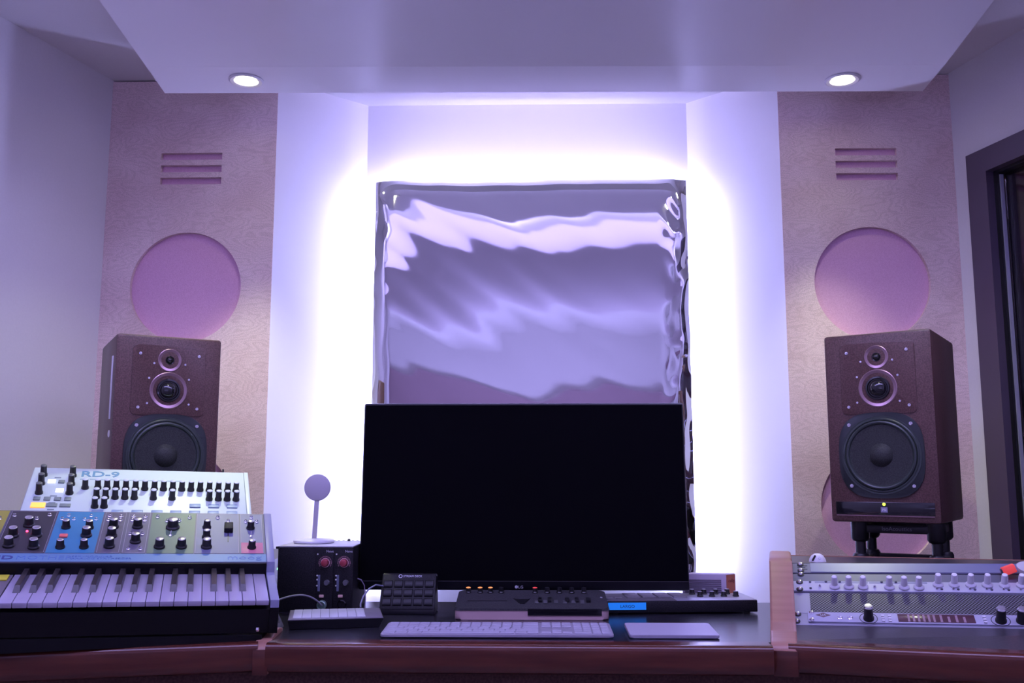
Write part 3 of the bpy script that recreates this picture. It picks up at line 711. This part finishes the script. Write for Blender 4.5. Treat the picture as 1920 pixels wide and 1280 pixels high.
RK += [(x, -.1337) for x in (-.3169, -.299, -.2801, -.2607, -.2418, -.2034, -.1652, -.088, -.0686, -.0501, -.0311)] + [(-.3166, -.1735), (-.2985, -.1728)]
RK = [(x, -.0400 + (v + .092) * .0) if 0 else (x, v) for x, v in RK]
for u, v in RK:
    k = inst('knob', dk, dm, (u, v - .001, 0)); inst('knob_cap', dkc, k)
def dbtn(u, v, w, h, m, name='button', z=.0025):
    return B().box((u - w / 2, v - h / 2, 0), (u + w / 2, v + h / 2, z), bev=.0008).out(name, m, dm)
M['litwhite'] = mat('lit_white_button', (.8, .8, 1), .4, emit=(.62, .60, 1), es=1.6); M['litorange'] = mat('lit_orange_button', (1, .5, .1), .4, emit=(1, .36, .04), es=1.3)
M['gbtn'] = mat('grey_green_button', (.16, .20, .20), .5); M['bluebtn'] = mat('slate_blue_button', (.20, .28, .42), .45)
dbtn(-.4113, -.0665, .0155, .015, M['litwhite'], 'lit_button'); dbtn(-.391, -.1068, .0155, .015, M['litwhite'], 'lit_button')
dbtn(-.392, -.0667, .0125, .013, M['gbtn'])
for u in (-.4299, -.4104, -.3907, -.3714): dbtn(u, -.1430, .0130, .014, M['gbtn'])
dbtn(-.4238, -.1707, .0270, .0200, M['litorange'], 'lit_button')
for u in (-.3984, -.3732): dbtn(u, -.1705, .0210, .0130, M['gbtn'])
M['tinylab'] = mat('slate_print', (.16, .20, .24), .5)
for u, v in ((-.4015, -.0468), (-.3998, -.1291), (-.3992, -.1583), (-.3983, -.1865)): dbtn(u, v, .0130, .0045, M['tinylab'], 'legend', .0004)
for u in (-.1173, -.0788, -.0404): dbtn(u, -.1642, .0225, .0145, M['bluebtn'])
for u in (-.3095, -.2715, -.2327, -.1937, -.1563, -.1184, -.08, -.0411): dbtn(u, -.1935, .0225, .0130, M['bluebtn'])
M['tealprint'] = mat('teal_blue_print', (.10, .24, .36), .5)
text('lettering', 'RD-9', .036, M['tealprint'], dm, (-.3580, -.0390, .0004), (0, 0, 0), 'LEFT', .0003, 1.02, offset=.0006)
bb = B()
for k in range(11): bb.box((-.357 + .0197 * k * 1.0, -.0530, 0), (-.339 + .0197 * k, -.0495, .0004))
bb.out('legend_bar', mat('pale_teal_print', (.30, .42, .45), .5), dm)
B().tube([(-.055, -.004, -.008), (-.055, .008, -.002), (-.056, .010, .002)], .0022, 8).out('power_switch', M['blk'], dm)

# stand carrying both instruments
st = thing('two_tier_stand', 'grey angled two-tier instrument stand under synthesizer and drum machine', 'instrument stand')
M['stand'] = mat('smoky_grey_acrylic', (.16, .16, .18), .3)
SM = Matrix.Translation(so_) @ se.to_matrix().to_4x4(); DM_ = Matrix.Translation(do) @ de.to_matrix().to_4x4()
ca_ = Vector((-.478, 1.738)); cb_ = Vector((-1.02, 1.553)); cd_ = Vector((.0, .03))
B().hexa([(ca_.x, ca_.y, .7503), (cb_.x, cb_.y, .7503), (cb_.x, cb_.y + .04, .7503), (ca_.x, ca_.y + .04, .7503), (ca_.x, ca_.y, .7605), (cb_.x, cb_.y, .778), (cb_.x, cb_.y + .04, .784), (ca_.x, ca_.y + .04, .766)]).out('front_crossbar', M['sybody'], st, smooth=False)
def bracket(us, ud):
    a = SM @ Vector((us, .010, -.0585)); b = SM @ Vector((us, LK + .045, -.0590)); c = DM_ @ Vector((ud, -.115, -.0350)); d = DM_ @ Vector((ud, -.01, -.0355))
    pts = [a, b, c, d]
    bb = B(); r = .006
    e = Vector((a.x - .003, a.y + .0, .7500)); f = Vector((d.x, d.y + .0, .7500))
    q = [(e.x, e.y, .7505), (f.x, f.y, .7505), tuple(d), tuple(c), (b.x, b.y + .10, (b.z - .02)), tuple(b), tuple(a)]
    n = len(q); L = [bb.m.verts.new((p[0] - r, p[1], p[2])) for p in q]; Rr = [bb.m.verts.new((p[0] + r, p[1], p[2])) for p in q]
    bb.m.faces.new(L[::-1]); bb.m.faces.new(Rr)
    for k in range(n): bb.m.faces.new((L[k], L[(k + 1) % n], Rr[(k + 1) % n], Rr[k]))
    return bb.out('side_bracket', M['stand'], st, smooth=False)
bracket(-.10, -.06); bracket(-.50, -.42)
# visible clear foot and chrome screw
B().hexa([(-.487, 1.872, .7505), (-.476, 1.868, .7505), (-.481, 1.905, .7505), (-.492, 1.908, .7505), (-.4955, 1.895, .778), (-.492, 1.893, .778), (-.493, 1.90, .778), (-.4965, 1.902, .778)]).out('acrylic_foot', mat('clear_acrylic', (.5, .5, .52), .15, trans=.7), st)
B().lathe([(0, .004), (.003, .0035), (.0042, 0), (.003, -.0035), (0, -.004)], 14).out('chrome_screw', M['chrome'], syn, (-.034, -.004, -.050))

# ------------------------------------------------------------------ centre: monitor
mo = thing('computer_monitor', 'large black computer monitor, switched off, in the middle of the desk', 'monitor', (-.020, 2.155, ZD))
W2, MH, ml = .362, .412, .040
tl = (R(-4.0), 0, 0)
B().box((-W2, -.004, 0), (W2, .022, MH), bev=.004).out('housing', M['bezel'], mo, (0, 0, ml), tl)
B().box((-W2 + .004, -.0052, .020), (W2 - .004, -.003, MH - .005)).out('screen', M['screen'], mo, (0, 0, ml), tl)
B().box((-W2 + .001, -.0056, .0185), (W2 - .001, -.0040, .0196)).out('bezel_seam', mat('seam_grey', (.03, .03, .035), .3), mo, (0, 0, ml), tl)
text('lettering', 'LG', .008, mat('grey_logo', (.45, .45, .48), .4), mo, (-.006, -.0056, ml + .0045), (PI / 2, 0, 0), 'CENTER', sx=1.2)
B().lathe([(.0034, 0), (.0034, .0008), (0, .0008)], 20).out('logo_disc', mat('grey_logo2', (.45, .45, .48), .4), mo, (-.0155, -.0048, ml + .0075), (PI / 2, 0, 0))
B().box((-.04, .026, 0), (.04, .055, .30), bev=.006).out('stand_neck', M['blk'], mo)
B().box((-.10, .0, 0), (.10, .10, .008), bev=.003).out('stand_base', M['blk'], mo)

# 500-series rack
rx0, rx1, ry0, ry1, rz = -.547, -.384, 2.095, 2.262, .8885
rk = thing('modular_preamp_rack', 'black desktop preamp box with two red dials, standing beside the monitor', 'audio rack', ((rx0 + rx1) / 2, (ry0 + ry1) / 2, ZD + .0))
w2, d2, hh = (rx1 - rx0) / 2, (ry1 - ry0) / 2, rz - ZD
B().box((-w2, -d2, 0), (w2, d2, hh - .003), bev=.002).out('case', M['blkmat'], rk)
B().box((-w2, -d2 - .001, hh - .003), (w2, d2, hh), bev=.001).out('top_plate', mat('lilac_grey_steel', (.50, .49, .55), .38, .5), rk)
B().box((-w2 - .004, -d2 - .004, hh - .006), (-w2 + .004, -d2 + .001, hh - .001), bev=.001).out('corner_bracket', M['blk'], rk)
ridge = B()
for k in range(14): ridge.box((-w2 + .01 + k * .0108, d2 - .006, hh), (-w2 + .0150 + k * .0108, d2 - .004, hh + .0012))
ridge.out('vent_row', M['blk'], rk)
for x in (-.052, .042): B().lathe([(.0038, 0), (.0038, .004), (.002, .0055), (0, .0055)], 12).out('top_screw', M['blk'], rk, (x, d2 - .012, hh))
for i, x in enumerate((.0195, .0600)):
    mx = x - .0
    B().box((mx - .0192, -d2 - .0022, .003), (mx + .0192, -d2, hh - .006), bev=.0006).out('module_front', M['blkmat'], rk)
    yf = -d2 - .0022
    fr = (PI / 2, 0, 0)
    red = B().lathe([(.0078, 0), (.0082, .006), (.0070, .011), (.0052, .012), (0, .012)], 20).out('gain_knob', mat('dark_red_knob', (.30, .035, .05), .4), rk, (mx + .002, yf, .1035), fr)
    pk = mat('pink_dial_print', (.62, .32, .36), .5); a = B()
    for k in range(22):
        t = R(-30 + 240 * k / 21); r0, r1 = .0118, .0142
        a.poly([(r0 * math.cos(t - .03), r0 * math.sin(t - .03), .0003), (r1 * math.cos(t - .03), r1 * math.sin(t - .03), .0003), (r1 * math.cos(t + .03), r1 * math.sin(t + .03), .0003), (r0 * math.cos(t + .03), r0 * math.sin(t + .03), .0003)])
    a.out('dial_marks', pk, rk, (mx + .002, yf, .1035), fr)
    B().lathe([(.0100, .0), (.0100, .0012), (.0086, .0012)], 28).out('dial_ring', pk, rk, (mx + .002, yf, .1035), fr)
    B().box((mx - .0130, yf - .0005, .0440), (mx - .0080, yf, .0780)).out('label_strip', mat('slate_label', (.12, .14, .20), .5), rk)
    B().lathe([(.0062, 0), (.0062, .004), (.0052, .008), (0, .008)], 16).out('trim_knob', mat('grey_knob', (.10, .10, .11), .4), rk, (mx + .007, yf, .0620), fr)
    B().box((mx - .0090, yf - .003, .0310), (mx + .0010, yf, .0370), bev=.001).out('push_button', mat('peach_button', (.70, .45, .38), .4), rk)
    B().lathe([(.0098, 0), (.0098, .0015), (.0075, .002), (.0075, -.001), (0, -.001)], 24).out('input_socket', M['blkgloss'], rk, (mx - .001, yf, .0165), fr)
    text('lettering', 'Neve', .0075, mat('grey_print2', (.45, .45, .50), .5), rk, (mx + .012, yf - .0003, hh - .0135), fr, 'CENTER')
    dd = B().lathe([(.0018, 0), (.0015, .001), (0, .0014)], 10).mesh('tiny_light', mat('pale_led', (.6, .6, .55), .4), True)
    for zz in (.1215, .0765, .068, .0555): inst('tiny_light', dd, rk, (mx - .0165 + .002, yf, zz), fr)
B().box((-w2 - .0015, -d2 + .002, .088), (-w2, -d2 + .005, .092)).out('status_light', mat('green_led', (.2, .9, .3), .3, emit=(.2, 1, .3), es=4), rk)
# XLR plug with cable
xl = thing('microphone_cable', 'thin pale cable with green-ringed plug in the preamp rack front', 'cable', (0, 0, 0))
px, py_, pz = (rx0 + rx1) / 2 + .0185, ry0 - .0030, ZD + .0165
B().lathe([(.0092, 0), (.0098, .004), (.0098, .016), (.0080, .018), (.0072, .014), (0, .014)], 24).out('plug', mat('sage_green_metal', (.28, .42, .34), .3, .6), xl, (px, py_, pz), (PI / 2, 0, 0))
pts = []
P0, P1, P2, P3 = Vector((px + .002, py_ - .016, pz)), Vector((px - .020, py_ - .03, pz + .028)), Vector((px - .045, py_ - .035, pz + .030)), Vector((px - .092, py_ - .050, pz + .012))
for k in range(17):
    t = k / 16; pts.append(P0 * (1 - t) ** 3 + P1 * 3 * t * (1 - t) ** 2 + P2 * 3 * t * t * (1 - t) + P3 * t ** 3)
B().tube(pts, .0019, 8).out('cord', mat('grey_cord', (.22, .22, .24), .45), xl)
# black cables to the monitor
for z0, z1, l in ((.845, .835, 'upper black cable running from the preamp box behind the monitor'), (.818, .806, 'lower black cable running from the preamp box behind the monitor')):
    o = B().tube([(-.388, 2.225, z0), (-.370, 2.228, z0 - .001), (-.345, 2.225, (z0 + z1) / 2), (-.325, 2.215, z1), (-.30, 2.205, z1 - .002)], .0035, 8).out('signal_cable', M['blk'])
    tag(o, l, 'cable', 'cables behind the preamp box')
o = B().tube([(-.386, 2.15, .815), (-.376, 2.15, .812), (-.369, 2.15, .800), (-.3655, 2.148, .775), (-.366, 2.146, .7520)], .0014, 8).out('thin_cable', mat('mauve_cord', (.30, .24, .34), .45))
tag(o, 'thin mauve cable dropping down beside the preamp box', 'cable')
o = B().tube([Vector(p) for p in ((-.353, 2.020, .7700), (-.356, 2.035, .776), (-.352, 2.045, .790), (-.342, 2.055, .804), (-.330, 2.065, .8105), (-.318, 2.085, .8060), (-.312, 2.11, .790), (-.312, 2.13, .770), (-.312, 2.14, .7520))], .0018, 8).out('usb_cable', mat('blue_grey_cord', (.20, .20, .30), .45))
tag(o, 'blue-grey cable arching from the pad strip to the button pad', 'cable')

# charging stand
ch = thing('charging_stand', 'grey round wireless charging puck on a thin stem with white base', 'phone charger', (-.491, 2.19, rz + .0005))
M['silic'] = mat('mauve_grey_silicone', (.42, .39, .44), .6)
B().lathe([(0, .0), (.044, .0), (.0455, .002), (.0455, .0055), (.043, .0075), (0, .0095)], 40).out('base', M['white'], ch)
B().box((-.0050, -.004, .005), (.0050, .002, .098), bev=.0015).out('stem', M['silic'], ch, (-.0, 0, 0), (0, R(2.5), 0))
B().lathe([(0, .004), (.0270, .004), (.0295, .0025), (.0300, 0), (.0295, -.0035), (0, -.0045)], 44).out('charging_disc', M['silic'], ch, (.0045, -.001, .1225), (R(86), 0, 0))

# pad strip controller
pc = thing('pad_controller', 'slim black controller with eight long white pads at left of the keyboard', 'pad controller', (-.462, 1.855, ZD + .0008), (0, 0, R(12)))
B().hexa([(.004, .006, 0), (.172, .006, 0), (.172, .13, 0), (.004, .13, 0), (0, 0, .0165), (.180, 0, .0165), (.180, .135, .0185), (0, .135, .0185)]).out('body', M['blk'], pc, smooth=False)
B().box((.001, .001, .0166), (.179, .134, .0185), bev=.0006).out('top_plate', mat('mauve_grey_top', (.20, .18, .22), .4), pc)
for k in range(8): B().box((.0090 + .0172 * k, .012, .0180), (.0256 + .0172 * k, .128, .0200), bev=.0006).out('pad', mat('pad_white', (.55, .55, .62), .35) if k == 0 else bpy.data.materials['pad_white'], pc)

# button pad (15 keys)
bp_ = thing('button_pad', 'black fifteen-key button pad leaning back in front of the monitor', 'button pad', (-.2635, 2.062, ZD + .0006))
tb = R(-32)
B().prism([(.0, .0), (.0, .012), (.006, .013), (.048, .080), (.056, .078), (.075, .006), (.075, 0)], -.0585, .0585, bev=.003).out('stand', M['blk'], bp_)
B().box((-.0585, -.0040, 0), (.0585, .012, .083), bev=.005).out('housing', M['blkmat'], bp_, (0, .001, .008), tb_ if 0 else (tb, 0, 0))
for r in range(3):
    for c in range(5):
        x = -.0440 + .0220 * c; z = .0130 + .0205 * r
        k = B().box((x - .0092, -.0062, z - .0082 + .004), (x + .0092, -.0035, z + .0082 + .004), bev=.0022, seg=3).out('key', M['blkkey'], bp_, (0, .001, .008), (tb, 0, 0))
text('lettering', 'STREAM DECK', .0062, mat('pale_print', (.6, .6, .68), .5), bp_, Vector((-.013, 0, 0)) + Matrix.Rotation(tb, 3, 'X') @ Vector((0, -.0044, .0735)) + Vector((0, .001, .008)), (PI / 2 + tb, 0, 0))
B().lathe([(.0042, 0), (.0042, .0004), (.0028, .0004), (.0028, 0)], 20).out('logo_ring', bpy.data.materials['pale_print'], bp_, Vector((-.019, 0, 0)) + Matrix.Rotation(tb, 3, 'X') @ Vector((0, -.0044, .0755)) + Vector((0, .001, .008)), (PI / 2 + tb, 0, 0))

# tabletop synth with orange knobs
ts = thing('desktop_synth', 'small synth module, black top, cream base, orange-capped knobs, before the monitor', 'synth module', (-.003, 1.992, ZD + .0006))
def rrect(x0, x1, y0, y1, r, n=5):
    o = []
    for cx, cy_, a0 in ((x1 - r, y1 - r, 0), (x0 + r, y1 - r, 90), (x0 + r, y0 + r, 180), (x1 - r, y0 + r, 270)):
        for k in range(n + 1):
            a = R(a0 + 90 * k / n); o.append((cx + r * math.cos(a), cy_ + r * math.sin(a)))
    return o
B().prism(rrect(-.155, .157, 0, .125, .014), 0, .0195, 'z', bev=.004).out('base_shell', mat('dusty_cream_plastic', (.50, .34, .33), .5), ts)
tp = B(); fp = rrect(-.157, .159, -.001, .128, .016)
sl = (.0435 - .0225) / .128
lo = [tp.m.verts.new((x, y, .0180)) for x, y in fp]; hi = [tp.m.verts.new((x * .985, y, .0225 + sl * max(y, 0) + 0)) for x, y in fp]
tp.m.faces.new(lo[::-1]); tp.m.faces.new(hi)
for k in range(len(fp)): tp.m.faces.new((lo[k], lo[(k + 1) % len(fp)], hi[(k + 1) % len(fp)], hi[k]))
tp.out('top_shell', speckle('charcoal_speckle', (.025, .025, .027), (.06, .06, .062), 400, .5, .4, .2), ts, smooth=False)
ta = math.atan(sl)
def tz(y): return .0228 + sl * y
kk, kkc = knob_mesh(.0052, .0115, M['blk'], M['blk'], .95, 18); _, kor = knob_mesh(.0052, .0115, M['blk'], M['rgb_orange'], .98, 18); _, kred = knob_mesh(.0052, .0115, M['blk'], M['rgb_red'], .98, 18)
for i, x in enumerate((-.134, -.109, -.087, -.064, .008, .034, .060, .086, .112)):
    k = inst('knob', kk, ts, (x, .108, tz(.108)), (ta, 0, 0)); inst('knob_cap', kor if i < 3 else kred if i == 4 else kkc, k)
B().box((-.132, .048, 0), (-.050, .050, .0008)).out('slot_line', M['blk'], ts, (0, 0, tz(.049)), (0, 0, 0))
B().prism([(-.037, .066), (-.023, .030), (-.013, .030), (-.002, .066), (-.006, .060), (-.034, .060)], 0, .0012, 'z').out('logo_triangle', M['blk'], ts, (0, 0, .0228 + 0), (ta, 0, 0))
for x in (.012, .030, .052, .070, .088, .106): B().box((x - .005, .030, 0), (x + .003, .052, .0020), bev=.0004).out('step_switch', mat('grey_switch', (.10, .10, .105), .4) if x == .012 else bpy.data.materials['grey_switch'], ts, (0, 0, .0228), (ta, 0, 0))
for x in (.018, .038, .074, .094, .118): B().box((x - .004, .040, 0), (x + .004, .058, .006), bev=.001).out('switch_cap', M['blk'], ts, (0, 0, .0228), (ta, 0, 0))
B().box((-.007, -.0016, .0090), (.142, .004, .0215)).out('front_recess', M['blkgloss'], ts)
text('lettering', 'sonic', .010, bpy.data.materials['pale_print'], ts, (.148, .070, tz(.07) + .0006), (ta, 0, R(80)), 'LEFT')

# controller bar with blue display
cb = thing('controller_bar', 'long black controller with lit blue display and silver right end', 'midi controller', (.154, 2.070, ZD + .0006), (0, 0, R(4.5)))
LB = .322
B().box((0, 0, .003), (LB, .125, .0270), bev=.0015).out('body', M['blkmat'], cb)
for x in (.02, LB - .02): B().lathe([(.008, 0), (.008, .0035)], 16).out('rubber_foot', M['blk'], cb, (x, .015, 0))
B().box((.0, .001, .0268), (.150, .124, .0280), bev=.0005).out('dark_top_plate', mat('grey_brown_top', (.13, .12, .13), .45), cb)
B().box((.150, .001, .0268), (LB - .001, .124, .0282), bev=.0005).out('silver_top_plate', mat('silver_lilac_top', (.48, .48, .56), .32, .5), cb)
sc_m = mat('lit_blue_display', (.01, .15, .5), .3, emit=(.012, .17, .62), es=.8)
B().box((.004, -.0012, .0095), (.084, .001, .0240)).out('display', sc_m, cb)
text('lettering', 'LARGO', .0085, mat('dark_blue_print', (.01, .03, .15), .5), cb, (.029, -.0014, .0135), (PI / 2, 0, 0), 'LEFT', sx=1.1)
for k in range(4):
    x = .052 + .0335 * k
    B().box((x, .040, .0280), (x + .0295, .110, .0310), bev=.001).out('pad', mat('smoky_pad', (.20, .19, .20), .3) if k == 0 else bpy.data.materials['smoky_pad'], cb)
for x in (.006, .026): B().box((x, .03, .0280), (x + .014, .045, .0300), bev=.0008).out('button', bpy.data.materials['smoky_pad'], cb)
ck, ckc = knob_mesh(.0058, .0115, M['blk'], mat('lilac_cap', (.40, .38, .50), .35), .8, 16)
for k in range(4):
    for (dx, y) in ((0, .098), (.008, .058)):
        q = inst('knob', ck, cb, (.206 + .0262 * k + dx, y, .0282)); inst('knob_cap', ckc, q)

# little ribbed radio
rb = thing('ribbed_mini_speaker', 'small lilac box with horizontal ribs and copper end, right of the monitor', 'mini speaker', (.430, 2.200, ZD + .0004), (0, 0, 0))
hB = .0700
w_ = B().prism([(-.095, .012), (0, -.0), (.026, .022), (-.07, .045)], 0, hB, 'z', bev=.0015).out('case', mat('lilac_case', (.42, .36, .44), .45), rb)
an = math.atan2(-.012, .095)
rib = B()
for k in range(13): rib.box((-.090, -.0012, .0040 + .0043 * k), (-.010, .001, .0062 + .0043 * k))
rib.out('grille_ribs', mat('dark_rib', (.10, .08, .11), .5), rb, (0, 0, 0), (0, 0, an))
B().box((.002, -.0008, .001), (.0325, .0006, hB - .002)).out('copper_end', mat('copper_face', (.42, .15, .09), .45), rb, (0, 0, 0), (0, 0, math.atan2(.022, .026)))
text('lettering', 'cuby', .0115, mat('maroon_print', (.12, .03, .03), .5), rb, (.007, .0045, hB - .018), (PI / 2, 0, math.atan2(.022, .026)))

# keyboard and trackpad
kbd = thing('computer_keyboard', 'flat white full-size computer keyboard at the front of the desk', 'keyboard', (-.0645, 1.770, ZD + .0006))
kt = R(2.3)
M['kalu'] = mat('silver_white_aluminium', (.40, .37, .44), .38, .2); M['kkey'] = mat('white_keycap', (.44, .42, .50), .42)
B().prism(rrect(-.2094, .2094, 0, .115, .008), 0, .0042, 'z', bev=.0008).out('base', M['kalu'], kbd, (0, 0, .002), (kt, 0, 0))
B().box((-.2, .085, 0), (.2, .112, .004), bev=.001).out('rear_foot', M['kalu'], kbd)
rows = [(.1015, .0075, [14, 3, 4]), (.0845, .0155, [14, 3, 4]), (.0655, .0165, [14, 3, 4]), (.0465, .0165, [13, 0, 4]), (.0275, .0165, [12, 1, 4]), (.0085, .0165, [7, 3, 3])]
nkey = 0; extra = B(); km = {}
for y, h, blocks in rows:
    xs = []
    X0, X1 = -.2050, .0770
    n = blocks[0]
    if n == 7: widths = [.0195, .0195, .0235, .125, .0235, .0195, .0195]
    elif n == 12: widths = [.040] + [.0189] * 10 + [.040]
    elif n == 13: widths = [.031] + [.0189] * 11 + [.031]
    else: widths = [.0189] * 13 + [.0300]
    s = (X1 - X0) / sum(widths); x = X0
    for w in widths: xs.append((x, x + w * s - .0022)); x += w * s
    for k in range(blocks[1]):
        off = .0810 + .0189 * (k if blocks[1] == 3 else 1); xs.append((off, off + .0167))
    for k in range(blocks[2]):
        ww = .0172; off = .1420 - .0 + .0162 * k
        if blocks[2] == 3: xs.append(((.1400, .1700), (.1722, .1872), (.1890, .2050))[k])
        else: xs.append((.1400 + .0165 * k, .1400 + .0165 * k + .0143))
    for a, b_ in xs:
        nkey += 1
        w = round(b_ - a, 4)
        if nkey <= 99:
            key = (w, h)
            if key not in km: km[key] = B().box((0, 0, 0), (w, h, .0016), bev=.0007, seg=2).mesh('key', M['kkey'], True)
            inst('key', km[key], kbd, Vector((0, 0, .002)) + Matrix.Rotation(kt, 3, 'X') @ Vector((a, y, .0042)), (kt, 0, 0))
        else: extra.box((a, y, .0042), (b_, y + h, .0058), bev=.0007)
e_ = extra.out('lower_keys', M['kkey'], kbd, (0, 0, .002), (kt, 0, 0)); e_['kind'] = 'stuff'
tpd = thing('trackpad', 'flat pale trackpad right of the white keyboard', 'trackpad', (.2535, 1.772, ZD + .0006))
B().prism(rrect(-.080, .080, 0, .115, .007), 0, .0048, 'z', bev=.0008).out('base', M['kalu'], tpd, (0, 0, .001), (kt, 0, 0))
B().prism(rrect(-.079, .079, .001, .114, .0065), .0048, .0054, 'z').out('touch_surface', M['kkey'], tpd, (0, 0, .001), (kt, 0, 0))

# ------------------------------------------------------------------ world, camera, view
w = bpy.data.worlds.new('world'); sc.world = w; w.use_nodes = True
w.node_tree.nodes['Background'].inputs[0].default_value = (.3, .25, .5, 1); w.node_tree.nodes['Background'].inputs[1].default_value = .02
cam = bpy.data.cameras.new('camera'); cam.lens = 33.75; cam.sensor_width = 36; cam.clip_start = .02
co_ = bpy.data.objects.new('camera', cam); COL.objects.link(co_); co_.location = (0, 0, 1.04)
co_.rotation_euler = (Matrix.Rotation(R(1.2), 3, 'Z') @ Matrix.Rotation(R(90 + 7.9), 3, 'X')).to_euler()
sc.camera = co_
vs = sc.view_settings; sc.display_settings.display_device = 'sRGB'
vs.view_transform = 'Standard'; vs.look = 'None'; vs.gamma = 1; vs.exposure = 0; vs.use_curve_mapping = False
sc.cycles.use_denoising = True
sc.cycles.max_bounces = 8; sc.cycles.sample_clamp_indirect = 6
